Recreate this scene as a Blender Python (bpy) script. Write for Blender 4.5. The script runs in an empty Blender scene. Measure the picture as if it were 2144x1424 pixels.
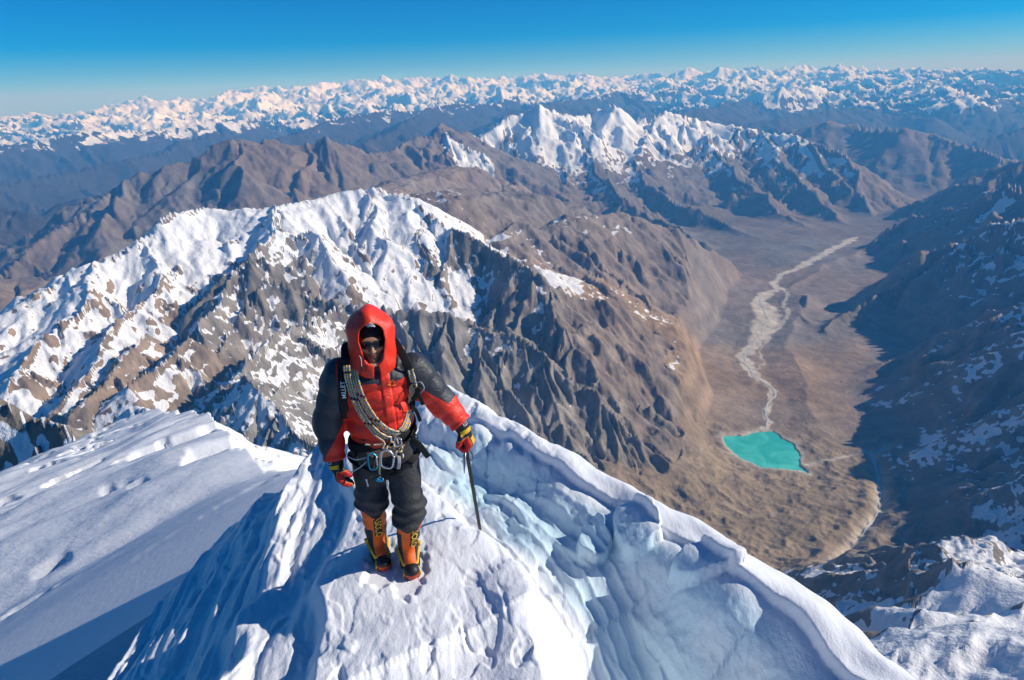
import bpy, bmesh, math, random
import numpy as np
from mathutils import Vector, Matrix

# ------------------------------------------------------------------ camera, sky, sun, exposure
SC = bpy.context.scene
COL = SC.collection
RAD = math.radians
PITCH, ROLL, FPX = RAD(20.7), RAD(2.2), 1429.3
_F = np.array([0, math.cos(PITCH), -math.sin(PITCH)])
_R0 = np.array([1.0, 0, 0]); _U0 = np.array([0, math.sin(PITCH), math.cos(PITCH)])
_RC = math.cos(ROLL) * _R0 - math.sin(ROLL) * _U0
_UC = math.sin(ROLL) * _R0 + math.cos(ROLL) * _U0
cam = bpy.data.cameras.new('camera'); camo = bpy.data.objects.new('camera', cam); COL.objects.link(camo)
cam.lens = 24.0; cam.sensor_width = 36.0; cam.clip_start = 0.05; cam.clip_end = 400000
camo.matrix_world = Matrix(((_RC[0], _UC[0], -_F[0], 0), (_RC[1], _UC[1], -_F[1], 0), (_RC[2], _UC[2], -_F[2], 0), (0, 0, 0, 1)))
SC.camera = camo

SUN_AZ, SUN_EL = RAD(86), RAD(31)          # azimuth to the right of the view direction
world = bpy.data.worlds.new('World'); SC.world = world; world.use_nodes = True
wn = world.node_tree; wn.nodes.clear()
sky = wn.nodes.new('ShaderNodeTexSky'); sky.sky_type = 'NISHITA'; sky.sun_disc = False
sky.sun_elevation = SUN_EL; sky.sun_rotation = SUN_AZ
sky.altitude = 3000; sky.air_density = 1.0; sky.dust_density = 0.0; sky.ozone_density = 10.0
bg = wn.nodes.new('ShaderNodeBackground'); bg.inputs['Strength'].default_value = 0.092
wo = wn.nodes.new('ShaderNodeOutputWorld')
hs = wn.nodes.new('ShaderNodeHueSaturation'); hs.inputs['Saturation'].default_value = 1.38
wn.links.new(sky.outputs[0], hs.inputs['Color']); wn.links.new(hs.outputs[0], bg.inputs[0]); wn.links.new(bg.outputs[0], wo.inputs[0])
sun = bpy.data.lights.new('sun', 'SUN'); sun.energy = 4.5; sun.angle = RAD(0.53); sun.color = (1.0, 0.955, 0.89)
suno = bpy.data.objects.new('sun', sun); COL.objects.link(suno)
SUNV = Vector((math.sin(SUN_AZ) * math.cos(SUN_EL), math.cos(SUN_AZ) * math.cos(SUN_EL), math.sin(SUN_EL)))
suno.rotation_euler = SUNV.to_track_quat('Z', 'Y').to_euler()
SC.view_settings.view_transform = 'Standard'; SC.view_settings.look = 'None'
SC.view_settings.exposure = 0.12; SC.view_settings.gamma = 1.0; SC.view_settings.use_curve_mapping = False
SC.render.engine = 'CYCLES'
SC.cycles.max_bounces = 8; SC.cycles.diffuse_bounces = 4; SC.cycles.volume_bounces = 2
SC.cycles.use_denoising = True

# ------------------------------------------------------------------ helpers
def ray(px, py):
    """direction of a photograph pixel, scaled to horizontal length 1"""
    d = _F + ((px - 1072) / FPX) * _RC - ((py - 712) / FPX) * _UC
    return d / math.hypot(d[0], d[1])

def at(px, py, dist):
    """point seen at that pixel, dist metres away horizontally"""
    return ray(px, py) * dist

def tag(o, label=None, cat=None, group=None, kind=None):
    if label: o['label'] = label
    if cat: o['category'] = cat
    if group: o['group'] = group
    if kind: o['kind'] = kind
    return o

def mesh_np(name, verts, faces, mat=None, parent=None, smooth=True):
    """verts (n,3), faces (m,4) or (m,3) arrays -> linked object"""
    verts = np.asarray(verts, np.float32); faces = np.asarray(faces, np.int32)
    me = bpy.data.meshes.new(name)
    k = faces.shape[1]
    me.vertices.add(len(verts)); me.vertices.foreach_set('co', verts.ravel())
    me.loops.add(faces.size); me.loops.foreach_set('vertex_index', faces.ravel())
    me.polygons.add(len(faces))
    me.polygons.foreach_set('loop_start', np.arange(0, faces.size, k, dtype=np.int32))
    me.polygons.foreach_set('loop_total', np.full(len(faces), k, np.int32))
    me.update(calc_edges=True)
    if smooth: me.polygons.foreach_set('use_smooth', np.ones(len(faces), bool))
    if mat: me.materials.append(mat)
    o = bpy.data.objects.new(name, me); COL.objects.link(o)
    if parent: o.parent = parent
    return o

def attr(o, name, values):
    a = o.data.attributes.new(name, 'FLOAT', 'POINT'); a.data.foreach_set('value', np.asarray(values, np.float32).ravel())

def smooth01(x, a, b):
    t = np.clip((x - a) / (b - a), 0, 1); return t * t * (3 - 2 * t)

def hash2(ix, iy, seed):
    n = (ix.astype(np.int64) * 374761393 + iy.astype(np.int64) * 668265263 + seed * 974634541) & 0xFFFFFFFF
    n = ((n ^ (n >> 13)) * 1274126177) & 0xFFFFFFFF
    n = n ^ (n >> 16)
    return (n & 0xFFFFFF).astype(np.float32) / 16777215.0

def vnoise(x, y, seed=0):
    """gradient noise, about -1..1"""
    x = np.asarray(x, np.float64); y = np.asarray(y, np.float64)
    ix = np.floor(x); iy = np.floor(y); fx = (x - ix).astype(np.float32); fy = (y - iy).astype(np.float32)
    ix = ix.astype(np.int64); iy = iy.astype(np.int64)
    ux = fx * fx * fx * (fx * (fx * 6 - 15) + 10); uy = fy * fy * fy * (fy * (fy * 6 - 15) + 10)
    def g(i, j):
        a = hash2(ix + i, iy + j, seed) * 6.2831853
        return np.cos(a) * (fx - i) + np.sin(a) * (fy - j)
    a = g(0, 0); b = g(1, 0); c = g(0, 1); d = g(1, 1)
    return ((a + (b - a) * ux) * (1 - uy) + (c + (d - c) * ux) * uy) * 1.5

def fbm(x, y, octs=4, seed=0, gain=0.5, lac=2.03):
    s = 0; a = 1.0; n = 0
    for o in range(octs):
        s = s + a * vnoise(x, y, seed + o * 17); n += a; a *= gain; x = x * lac + 13.7; y = y * lac - 7.3
    return s / n * 1.4

def ridged(x, y, octs=4, seed=0, gain=0.55, lac=2.07):
    s = 0; a = 1.0; n = 0
    for o in range(octs):
        v = 1 - np.abs(vnoise(x, y, seed + o * 31)); s = s + a * v * v; n += a; a *= gain; x = x * lac + 3.1; y = y * lac + 9.2
    return s / n

# --- small shader-node helper
class NT:
    def __init__(self, name):
        self.m = bpy.data.materials.new(name); self.m.use_nodes = True
        self.t = self.m.node_tree; self.t.nodes.clear()
        self.out = self.t.nodes.new('ShaderNodeOutputMaterial')
    def n(self, typ, **kw):
        nd = self.t.nodes.new(typ)
        for k, v in kw.items(): setattr(nd, k, v)
        return nd
    def l(self, a, b): self.t.links.new(a, b)
    def set(self, sock, v):
        if hasattr(v, 'is_output') or isinstance(v, bpy.types.NodeSocket): self.l(v, sock)
        else:
            if hasattr(sock.default_value, '__len__') and not hasattr(v, '__len__'): v = (v,) * len(sock.default_value)
            if hasattr(v, '__len__') and len(v) == 3 and len(sock.default_value) == 4: v = tuple(v) + (1,)
            sock.default_value = v
    def coord(self): return self.n('ShaderNodeNewGeometry').outputs['Position']
    def objco(self): return self.n('ShaderNodeTexCoord').outputs['Object']
    def attr(self, name): return self.n('ShaderNodeAttribute', attribute_name=name).outputs['Fac']
    def noise(self, vec, scale, detail=4, rough=0.55, dist=0.0):
        nd = self.n('ShaderNodeTexNoise'); self.set(nd.inputs['Vector'], vec)
        nd.inputs['Scale'].default_value = scale; nd.inputs['Detail'].default_value = detail
        nd.inputs['Roughness'].default_value = rough; nd.inputs['Distortion'].default_value = dist
        return nd.outputs['Fac']
    def scalev(self, vec, s, loc=(0, 0, 0), rot=(0, 0, 0)):
        nd = self.n('ShaderNodeMapping'); self.set(nd.inputs['Vector'], vec); nd.inputs['Scale'].default_value = s
        nd.inputs['Location'].default_value = loc; nd.inputs['Rotation'].default_value = rot
        return nd.outputs[0]
    def math(self, op, a, b=0.0, c=0.0, clamp=False):
        nd = self.n('ShaderNodeMath', operation=op, use_clamp=clamp)
        self.set(nd.inputs[0], a); self.set(nd.inputs[1], b); self.set(nd.inputs[2], c)
        return nd.outputs[0]
    def step(self, v, a, b, lo=0.0, hi=1.0):
        nd = self.n('ShaderNodeMapRange', interpolation_type='SMOOTHSTEP'); self.set(nd.inputs[0], v)
        self.set(nd.inputs[1], a); self.set(nd.inputs[2], b); self.set(nd.inputs[3], lo); self.set(nd.inputs[4], hi)
        return nd.outputs[0]
    def mix(self, fac, a, b):
        nd = self.n('ShaderNodeMix', data_type='RGBA'); self.set(nd.inputs[0], fac); self.set(nd.inputs[6], a); self.set(nd.inputs[7], b)
        return nd.outputs[2]
    def bump(self, h, strength, dist, normal=None):
        nd = self.n('ShaderNodeBump'); self.set(nd.inputs['Height'], h); nd.inputs['Strength'].default_value = strength
        nd.inputs['Distance'].default_value = dist
        if normal is not None: self.l(normal, nd.inputs['Normal'])
        return nd.outputs[0]
    def bsdf(self, color, rough=0.6, spec=0.3, normal=None, metal=0.0, **kw):
        nd = self.n('ShaderNodeBsdfPrincipled'); self.set(nd.inputs['Base Color'], color); self.set(nd.inputs['Roughness'], rough)
        nd.inputs['Specular IOR Level'].default_value = spec; self.set(nd.inputs['Metallic'], metal)
        for k, v in kw.items(): self.set(nd.inputs[k], v)
        if normal is not None: self.l(normal, nd.inputs['Normal'])
        self.l(nd.outputs[0], self.out.inputs[0]); return nd

# ------------------------------------------------------------------ mountains (metres; the eye is at z = 0)
KM = 1000.0
rng = random.Random(7)
# ridge lines: photograph pixel and horizontal distance in km -> point in the place
# (points, steepness, snow line z, kind of ground, spur spacing km, spur length km)
RIDGES = []
def ridge(pts, s=0.7, snow=-1100, ground=0, sp=0.7, sl=1.2, grp=0, H=3400, sub=True, w=0.0, s1=0.25):
    P = [at(px, py, d * KM) for px, py, d in pts]
    RIDGES.append(dict(P=np.array(P), s=s, snow=snow, ground=ground, sp=sp * KM, sl=sl * KM, grp=grp, H=H, sub=sub, w=w * KM, s1=s1))

# 0 near massif, 1 brown shoulder, 2 second ridge, 3 white peaks, 4 right valley wall, 5 own flank, 6 far blue ridges, 7 far range
ridge([(-330, 800, 5.6), (-150, 720, 5.6), (0, 655, 5.5), (100, 600, 5.5), (200, 545, 5.55), (280, 515, 5.6), (345, 470, 5.75), (400, 440, 5.9), (440, 432, 6.0),
       (520, 440, 5.9), (575, 428, 5.8), (640, 425, 5.9), (700, 408, 6.0), (780, 397, 6.1), (850, 414, 5.9)], s=0.62, snow=-1900, ground=0, sp=0.5, sl=0.75, grp=0)
ridge([(850, 414, 5.9), (880, 440, 5.75), (930, 468, 5.55), (1000, 500, 5.3), (1060, 540, 5.05), (1110, 572, 4.85)], s=0.95, snow=-1560, ground=1, sp=0.3, sl=0.5, grp=0)
ridge([(1110, 572, 4.85), (1165, 625, 4.8), (1230, 690, 4.85), (1310, 760, 4.85), (1390, 830, 4.75), (1450, 885, 4.6)], s=0.72, snow=-600, ground=2, sp=0.35, sl=0.8, grp=1)
ridge([(575, 428, 5.8), (560, 480, 5.4), (530, 530, 5.05), (500, 563, 4.8), (470, 620, 4.55), (435, 670, 4.35)], s=0.95, snow=-1850, ground=1, sp=0.25, sl=0.35, grp=0)
ridge([(500, 563, 4.8), (560, 590, 4.65), (640, 620, 4.55), (720, 640, 4.5), (800, 645, 4.5), (900, 655, 4.45), (1000, 672, 4.4), (1100, 705, 4.3), (1180, 745, 4.2), (1270, 830, 4.0), (1350, 915, 3.85)], s=0.85, snow=-1640, ground=1, sp=0.25, sl=0.6, grp=0)
ridge([(720, 640, 4.5), (660, 680, 4.15), (600, 705, 3.9), (550, 733, 3.7), (500, 775, 3.5), (460, 800, 3.4)], s=0.9, snow=-1900, ground=1, sp=0.25, sl=0.3, grp=0)
ridge([(440, 830, 3.3), (480, 793, 3.2), (520, 815, 3.05), (580, 860, 2.9), (650, 905, 2.75), (760, 960, 2.6)], s=1.0, snow=-1850, ground=1, sp=0.2, sl=0.3, grp=0)
ridge([(400, 520, 5.55), (370, 590, 5.15), (300, 640, 4.85), (240, 690, 4.6), (180, 780, 4.25), (120, 855, 4.0)], s=0.7, snow=-1850, ground=0, sp=0.3, sl=0.4, grp=0)
ridge([(310, 700, 4.45), (260, 740, 4.25), (215, 800, 4.05), (165, 870, 3.8)], s=0.85, snow=-1650, ground=0, sp=0.3, sl=0.3, grp=0)
ridge([(395, 700, 4.2), (330, 760, 4.0), (270, 790, 3.9)], s=0.8, snow=-1750, ground=0, sp=0.3, sl=0.25, grp=0)
ridge([(200, 545, 5.55), (150, 640, 5.1), (80, 720, 4.8), (0, 800, 4.5)], s=0.6, snow=-2050, ground=0, sp=0.4, sl=0.5, grp=0)
# snow shoulder of our own mountain, low left
ridge([(-400, 690, 1.15), (-120, 770, 1.05), (0, 797, 1.0), (90, 838, 0.92), (170, 905, 0.85), (235, 955, 0.8), (290, 1030, 0.72)], s=1.4, snow=-900, ground=1, sp=0.12, sl=0.15, grp=5)
# brown plateau and shoulder
ridge([(905, 404, 6.7), (960, 402, 7.1), (1050, 405, 7.6), (1150, 428, 8.0), (1220, 452, 8.1)], s=0.7, w=0.4, s1=0.16, snow=-930, ground=3, sp=1.2, sl=0.5, grp=1, sub=False)
ridge([(1062, 490, 6.1), (1075, 468, 6.5), (1130, 478, 6.7), (1190, 455, 7.0), (1290, 450, 7.5), (1400, 478, 7.8), (1500, 522, 7.9), (1585, 568, 8.0)], s=0.72, w=0.12, s1=0.3, snow=-1270, ground=3, sp=0.5, sl=0.9, grp=1)
ridge([(1190, 455, 7.0), (1240, 520, 6.6), (1310, 590, 6.3), (1400, 680, 5.9), (1480, 760, 5.6), (1520, 800, 5.5)], s=0.68, snow=-1000, ground=2, sp=0.35, sl=0.6, grp=1)
ridge([(790, 400, 6.6), (840, 380, 8.4), (900, 366, 9.4), (975, 350, 10.4), (1030, 372, 10.4), (1080, 395, 10.0)], s=0.62, w=0.2, s1=0.2, snow=-840, ground=3, sp=0.6, sl=0.6, grp=1)
# second ridge
ridge([(-300, 720, 10.0), (-150, 650, 10.3), (0, 570, 10.7), (60, 530, 11), (120, 480, 11.3), (180, 437, 11.6), (230, 400, 11.8), (300, 365, 12), (340, 350, 12), (400, 340, 12), (440, 310, 12), (490, 292, 12), (530, 296, 12),
       (575, 291, 12.1), (610, 306, 12.2), (645, 302, 12.2), (680, 290, 12.3), (720, 300, 12.3), (765, 324, 12.6), (810, 318, 13.2), (850, 300, 14), (890, 280, 14.6), (925, 254, 15)],
      s=0.62, snow=-560, ground=4, sp=0.8, sl=1.5, grp=2)
ridge([(-400, 600, 8.2), (-100, 590, 8.4), (20, 598, 8.4), (90, 605, 8.3), (150, 640, 8.2)], s=0.5, w=0.3, s1=0.12, snow=0, ground=4, sp=1.5, sl=0.6, grp=2)
# white peaks
ridge([(925, 254, 15), (960, 278, 15.2), (1003, 290, 15.8), (1050, 255, 16.6), (1085, 232, 17), (1130, 220, 17), (1160, 233, 17.2), (1200, 246, 17.6), (1240, 236, 18), (1268, 224, 18), (1285, 215, 18), (1300, 236, 18.1),
       (1325, 252, 18.2), (1360, 248, 18.3), (1395, 233, 18.5), (1450, 250, 18.7), (1520, 262, 18.8), (1600, 276, 18.6), (1660, 283, 18.2), (1720, 308, 17.6), (1770, 326, 17), (1797, 350, 16.6), (1840, 400, 16.2), (1885, 440, 15.8)],
      s=0.75, snow=-1850, ground=4, sp=0.7, sl=1.5, grp=3)
for q in ([(925, 254, 15), (945, 330, 13.9), (985, 372, 12.8), (1030, 400, 12)], [(1085, 232, 17), (1070, 300, 16), (1030, 345, 15.2), (1000, 365, 14.4)], [(1130, 220, 17), (1150, 300, 16), (1180, 350, 15), (1190, 385, 14.2)],
          [(1160, 233, 17.2), (1215, 290, 16.2), (1250, 360, 14.8), (1310, 420, 13), (1400, 470, 11.8), (1480, 505, 11)], [(1395, 233, 18.5), (1350, 290, 16.9), (1330, 350, 15.6), (1390, 410, 14), (1480, 450, 13), (1590, 500, 12)],
          [(1450, 250, 18.7), (1500, 320, 17), (1560, 380, 15.5), (1640, 440, 14), (1710, 495, 12.8)], [(1600, 276, 18.6), (1640, 340, 16.8), (1700, 400, 15.2), (1760, 460, 13.9), (1790, 485, 13.5)],
          [(1660, 283, 18.2), (1740, 350, 16.6), (1790, 400, 15.6), (1840, 455, 14.8)]):
    ridge(q, s=0.7, snow=-1930, ground=4, sp=0.6, sl=0.9, grp=3)
# ridges right of the far valley
ridge([(1560, 290, 23), (1640, 276, 23), (1690, 266, 22.5), (1740, 256, 22), (1800, 262, 22), (1850, 266, 21.5), (1900, 272, 21), (1960, 284, 21), (2000, 297, 20.5), (2060, 315, 20), (2100, 330, 19.5), (2180, 380, 19)], s=0.6, snow=-840, ground=4, sp=1.0, sl=1.8, grp=6)
ridge([(2500, 250, 14), (2300, 290, 14.5), (2144, 334, 15), (2080, 352, 15), (2000, 396, 14.5), (1930, 432, 14.2), (1880, 457, 14)], s=0.7, snow=-800, ground=4, sp=0.8, sl=1.0, grp=4)
# right wall of the valley: spurs that come down to the left
ridge([(2700, 280, 10.2), (2400, 340, 10.6), (2240, 375, 10.9), (2144, 390, 11), (2090, 392, 11.2), (2040, 405, 11.4), (1980, 430, 11.6), (1900, 460, 11.8), (1800, 507, 11.2), (1720, 552, 10.1), (1672, 588, 9.1), (1650, 602, 8.9)], s=0.95, snow=-1650, ground=2, sp=0.6, sl=0.8, grp=4)
ridge([(2700, 380, 8.0), (2400, 420, 8.2), (2250, 445, 8.4), (2144, 463, 8.5), (2060, 470, 8.7), (2010, 492, 8.8), (1960, 535, 8.6), (1880, 600, 8.2), (1790, 655, 7.65), (1735, 690, 7.2)], s=1.0, snow=-1880, ground=2, sp=0.4, sl=0.7, grp=4)
ridge([(2700, 480, 6.20), (2400, 560, 6.30), (2250, 605, 6.41), (2144, 632, 6.51), (2050, 655, 6.62), (1960, 697, 6.62), (1880, 742, 6.51), (1830, 780, 6.25), (1790, 805, 6.14)], s=1.0, snow=-1990, ground=2, sp=0.4, sl=0.6, grp=4)
ridge([(2600, 560, 5.67), (2300, 650, 5.78), (2144, 718, 5.83), (2050, 765, 5.89), (1990, 802, 5.83), (1930, 838, 5.72)], s=0.9, snow=-2060, ground=2, sp=0.35, sl=0.5, grp=4)
ridge([(2600, 680, 4.91), (2300, 790, 5.01), (2144, 858, 5.01), (2080, 888, 4.96), (2020, 920, 4.91)], s=0.9, snow=-2150, ground=2, sp=0.3, sl=0.5, grp=4)
ridge([(2600, 800, 4.14), (2300, 930, 4.25), (2144, 985, 4.20), (2100, 1010, 4.20), (2050, 1045, 4.14)], s=0.9, snow=-1950, ground=2, sp=0.3, sl=0.4, grp=4)
# flank of our own mountain, low right
ridge([(3000, 1600, 0.7), (2500, 1600, 0.95), (2250, 1500, 1.3), (2270, 1380, 1.7), (2240, 1270, 2.1), (2160, 1180, 2.5), (2060, 1180, 2.75), (1950, 1230, 2.85), (1860, 1285, 2.8)], s=1.1, w=0.35, s1=0.40, snow=-1830, ground=1, sp=0.3, sl=0.5, grp=5)
# far blue ridges
for q, sn in (([(-500, 420, 20), (-200, 400, 21), (0, 380, 22), (150, 360, 23), (260, 335, 24), (380, 300, 26), (470, 270, 27)], -1300), ([(-600, 350, 26), (-300, 330, 27), (-60, 310, 28), (100, 292, 29), (190, 275, 30), (300, 268, 31), (420, 262, 32), (520, 250, 33)], -1500),
              ([(560, 300, 22), (640, 270, 25), (720, 245, 28), (800, 232, 31), (860, 228, 33)], -1150), ([(760, 300, 20), (840, 262, 23), (900, 225, 28), (980, 215, 32), (1060, 210, 35), (1160, 205, 37)], -950),
              ([(1060, 240, 26), (1160, 212, 31), (1250, 200, 36), (1340, 190, 40), (1420, 185, 43)], -850), ([(1420, 240, 26), (1480, 225, 30), (1560, 210, 36), (1680, 200, 42), (1780, 190, 46)], -500),
              ([(1560, 262, 27), (1700, 235, 30), (1800, 228, 33), (1900, 235, 33), (1960, 245, 32)], -300), ([(2144, 265, 28), (2060, 285, 27), (1990, 310, 26)], -300), ([(2500, 190, 36), (2250, 225, 36), (2120, 235, 37), (2000, 225, 39), (1880, 215, 42)], -300),
              ([(-500, 360, 16), (-250, 385, 16), (-60, 415, 15.5), (40, 440, 15), (120, 470, 14.6)], -900), ([(420, 345, 17), (330, 370, 17), (230, 400, 17), (120, 430, 17)], -800)):
    ridge(q, s=0.55, snow=sn, ground=5, sp=1.6, sl=2.6, grp=6, H=2400)
# far snowy range
SKYL = [(-700, 290), (-300, 262), (0, 238), (70, 232), (130, 235), (240, 215), (310, 200), (420, 212), (470, 192), (560, 180), (660, 174), (700, 178), (760, 160), (820, 162), (860, 168), (940, 160), (1010, 158), (1080, 154), (1200, 153), (1280, 154), (1370, 150), (1430, 146), (1520, 138), (1590, 141),
        (1650, 132), (1700, 137), (1780, 135), (1850, 143), (1900, 140), (1960, 144), (2010, 137), (2070, 143), (2144, 150), (2500, 165), (2800, 180)]
def sky_y(px): return float(np.interp(px, [p[0] for p in SKYL], [p[1] for p in SKYL]))
r2 = random.Random(11)
for row, (dk, dy, n) in enumerate(((66, 1, 64), (60, 8, 60), (54, 17, 54), (48, 27, 48), (43, 40, 42), (38, 56, 36))):
    pts = []
    for i in range(n + 1):
        px = -700 + 3500 * i / n + r2.uniform(-25, 25)
        left = smooth01(np.array(px), 900, -100)
        pts.append((px, sky_y(px) + dy * (1 + 0.35 * float(left)) + r2.uniform(-0.2, 1.0) * (5 + row * 2.0), dk + r2.uniform(-2, 2)))
    ridge(pts, s=0.62, snow=-560 - 215 * row, ground=5, sp=1.7, sl=3.0, grp=7, H=2600)

def make_spurs():
    out = []
    for k, R in enumerate(RIDGES):
        P = R['P']; r3 = random.Random(100 + k)
        out.append((P, R['s'], R['H'], k, R['w'], R['s1']))
        if not R['sub']: continue
        side = 1; acc = r3.uniform(0.2, 0.8) * R['sp']
        for a, b in zip(P[:-1], P[1:]):
            L = math.hypot(b[0] - a[0], b[1] - a[1]); dx, dy = (b[0] - a[0]) / max(L, 1), (b[1] - a[1]) / max(L, 1)
            while acc < L:
                t = acc / L; q = a + (b - a) * t
                for side in (-1, 1):
                    if r3.random() < 0.15: continue
                    ln = R['sl'] * r3.uniform(0.55, 1.25)
                    slope_along = (b[2] - a[2]) / max(L, 1)
                    ang = r3.uniform(-0.35, 0.35) - side * np.clip(slope_along * 1.2, -0.6, 0.6) * -1
                    nx, ny = -dy * side, dx * side
                    ca, sa = math.cos(ang), math.sin(ang); nx, ny = nx * ca - ny * sa, nx * sa + ny * ca
                    pts = [q]; n = 4; drop = R['s'] * r3.uniform(0.52, 0.72)
                    z = q[2]; x, y = q[0], q[1]
                    for i in range(n):
                        w = r3.uniform(-0.35, 0.35); c2, s2 = math.cos(w), math.sin(w)
                        ex, ey = nx * c2 - ny * s2, nx * s2 + ny * c2
                        st = ln / n; x += ex * st; y += ey * st; z -= st * drop * (1.15 - 0.1 * i) * r3.uniform(0.75, 1.25)
                        pts.append(np.array([x, y, z]))
                    out.append((np.array(pts), R['s'] * 1.15, R['H'] * 0.8, k, 0.0, 0.0))
                acc += R['sp'] * r3.uniform(0.6, 1.4)
            acc -= L
    return out
SPURS = make_spurs()

# polar sheet: fine where the photograph looks, coarse beside it
TH = np.radians(np.concatenate([np.linspace(-75, -44, 40, endpoint=False), np.linspace(-44, 46, 800, endpoint=False), np.linspace(46, 75, 37)]))
RR = np.concatenate([np.geomspace(420, 2300, 90, endpoint=False), np.geomspace(2300, 8300, 390, endpoint=False), np.geomspace(8300, 20000, 220, endpoint=False),
                     np.geomspace(20000, 36000, 90, endpoint=False), np.geomspace(36000, 72000, 220, endpoint=False), np.geomspace(72000, 120000, 12)])
NT_, NR_ = len(TH), len(RR)
Tg, Rg = np.meshgrid(TH, RR)                    # (NR, NT)
X = Rg * np.sin(Tg); Y = Rg * np.cos(Tg)
# domain warp keeps the ridges from being straight
wscale = np.clip(Rg / 6000.0, 0.3, 8.0)
def warp(X, Y):
    wx = 0; wy = 0
    for lam, amp, sd in ((900, 110, 1), (330, 45, 2), (3500, 260, 3)):
        fade = smooth01(Rg, lam * 1.5, lam * 4) if lam > 600 else 1.0
        if lam == 3500: fade = smooth01(Rg, 14000, 30000)
        wx = wx + amp * fade * vnoise(X / lam, Y / lam, 40 + sd); wy = wy + amp * fade * vnoise(X / lam + 31.7, Y / lam - 11.3, 60 + sd)
    return wx, wy
_wx, _wy = warp(X, Y)
XW = (X + _wx).astype(np.float32); YW = (Y + _wy).astype(np.float32)
FLOORZ = lambda r: np.interp(r, [300, 2500, 3200, 4460, 6400, 10600, 15500, 25000, 40000, 120000], [-1900, -2150, -2320, -2450, -2500, -2550, -2700, -3000, -3300, -3500])
Z = (FLOORZ(Rg) - 400).astype(np.float32)
ID = np.full(Z.shape, -1, np.int32)
for P, s, H, k, w, s1 in SPURS:
    for a, b in zip(P[:-1], P[1:]):
        zt = max(a[2], b[2]); rc = math.hypot((a[0] + b[0]) / 2, (a[1] + b[1]) / 2); L = math.hypot(b[0] - a[0], b[1] - a[1])
        rel = zt - float(FLOORZ(rc)) + 300
        if rel <= 0: continue
        reach = min(rel / s * 1.45 + w, 6000 if rc > 30000 else 4500)
        ra, rb = math.hypot(a[0], a[1]), math.hypot(b[0], b[1])
        i0 = np.searchsorted(RR, min(ra, rb) - reach); i1 = np.searchsorted(RR, max(ra, rb) + reach)
        ta, tb = math.atan2(a[0], a[1]), math.atan2(b[0], b[1]); dt = reach / max(min(ra, rb) - reach * 0.3, 300)
        j0 = np.searchsorted(TH, min(ta, tb) - dt); j1 = np.searchsorted(TH, max(ta, tb) + dt)
        if i1 <= i0 or j1 <= j0: continue
        xs = XW[i0:i1, j0:j1]; ys = YW[i0:i1, j0:j1]
        dx, dy = (b[0] - a[0]), (b[1] - a[1]); L2 = dx * dx + dy * dy + 1e-6
        t = np.clip(((xs - a[0]) * dx + (ys - a[1]) * dy) / L2, 0, 1)
        d = np.hypot(xs - (a[0] + t * dx), ys - (a[1] + t * dy))
        h = a[2] + (b[2] - a[2]) * t - H * (1 - np.exp(-s * np.maximum(d - w, 0) / H)) - s1 * np.minimum(d, w)
        zz = Z[i0:i1, j0:j1]; m = h > zz
        zz[m] = h[m]; ID[i0:i1, j0:j1][m] = k

def grads(Z):
    dr = np.gradient(Z, axis=0) / np.gradient(RR)[:, None]; dtt = np.gradient(Z, axis=1) / np.gradient(TH)[None, :] / Rg
    s, c = np.sin(Tg), np.cos(Tg)
    return dr * s + dtt * c, dr * c - dtt * s

# valley floor with a soft foot
FL = FLOORZ(Rg) + 25 * fbm(X / 900, Y / 900, 3, 5)
def smax(a, b, k):
    h = np.clip(0.5 + 0.5 * (a - b) / k, 0, 1); return b + (a - b) * h + k * h * (1 - h)
foot = smooth01(Z - FL, 20, 260)
Zm = smax(Z.astype(np.float64), FL, 90.0)
# erosion gullies that follow the slope
gx, gy = grads(Zm)
def erode(px, py, dx, dy):
    ix = np.floor(px); iy = np.floor(py); fx = (px - ix).astype(np.float32); fy = (py - iy).astype(np.float32); ix = ix.astype(np.int64); iy = iy.astype(np.int64)
    va = 0; vb = 0; wt = 0
    for i in (-1, 0, 1):
        for j in (-1, 0, 1):
            hx = hash2(ix + i, iy + j, 901); hy = hash2(ix + i, iy + j, 733)
            qx = fx - i - hx; qy = fy - j - hy; w = np.exp(-2.2 * (qx * qx + qy * qy)); m = (qx * dx + qy * dy) * 6.2831853
            va = va + np.cos(m) * w; vb = vb - np.sin(m) * w; wt = wt + w
    return va / wt, vb / wt
cell = np.maximum(np.gradient(RR)[:, None], Rg * 0.0018)
gx = gx.astype(np.float32); gy = gy.astype(np.float32)
damp = {0: 0.8, 1: 1.25, 2: 1.25, 3: 1.15, 4: 1.1, 5: 1.0, -1: 0.05}
GR = np.array([R['ground'] for R in RIDGES] + [-1]); ground = GR[ID]
amp_g = np.zeros(Z.shape, np.float32)
for kx, v in damp.items(): amp_g[ground == kx] = v
for it in range(3):
    amp_g[1:-1, 1:-1] = (amp_g[1:-1, 1:-1] * 2 + amp_g[:-2, 1:-1] + amp_g[2:, 1:-1] + amp_g[1:-1, :-2] + amp_g[1:-1, 2:]) / 6
amp_g *= (0.08 + 0.92 * foot)
ero = 0
nearfade = smooth01(Rg, 700, 1900)
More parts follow.
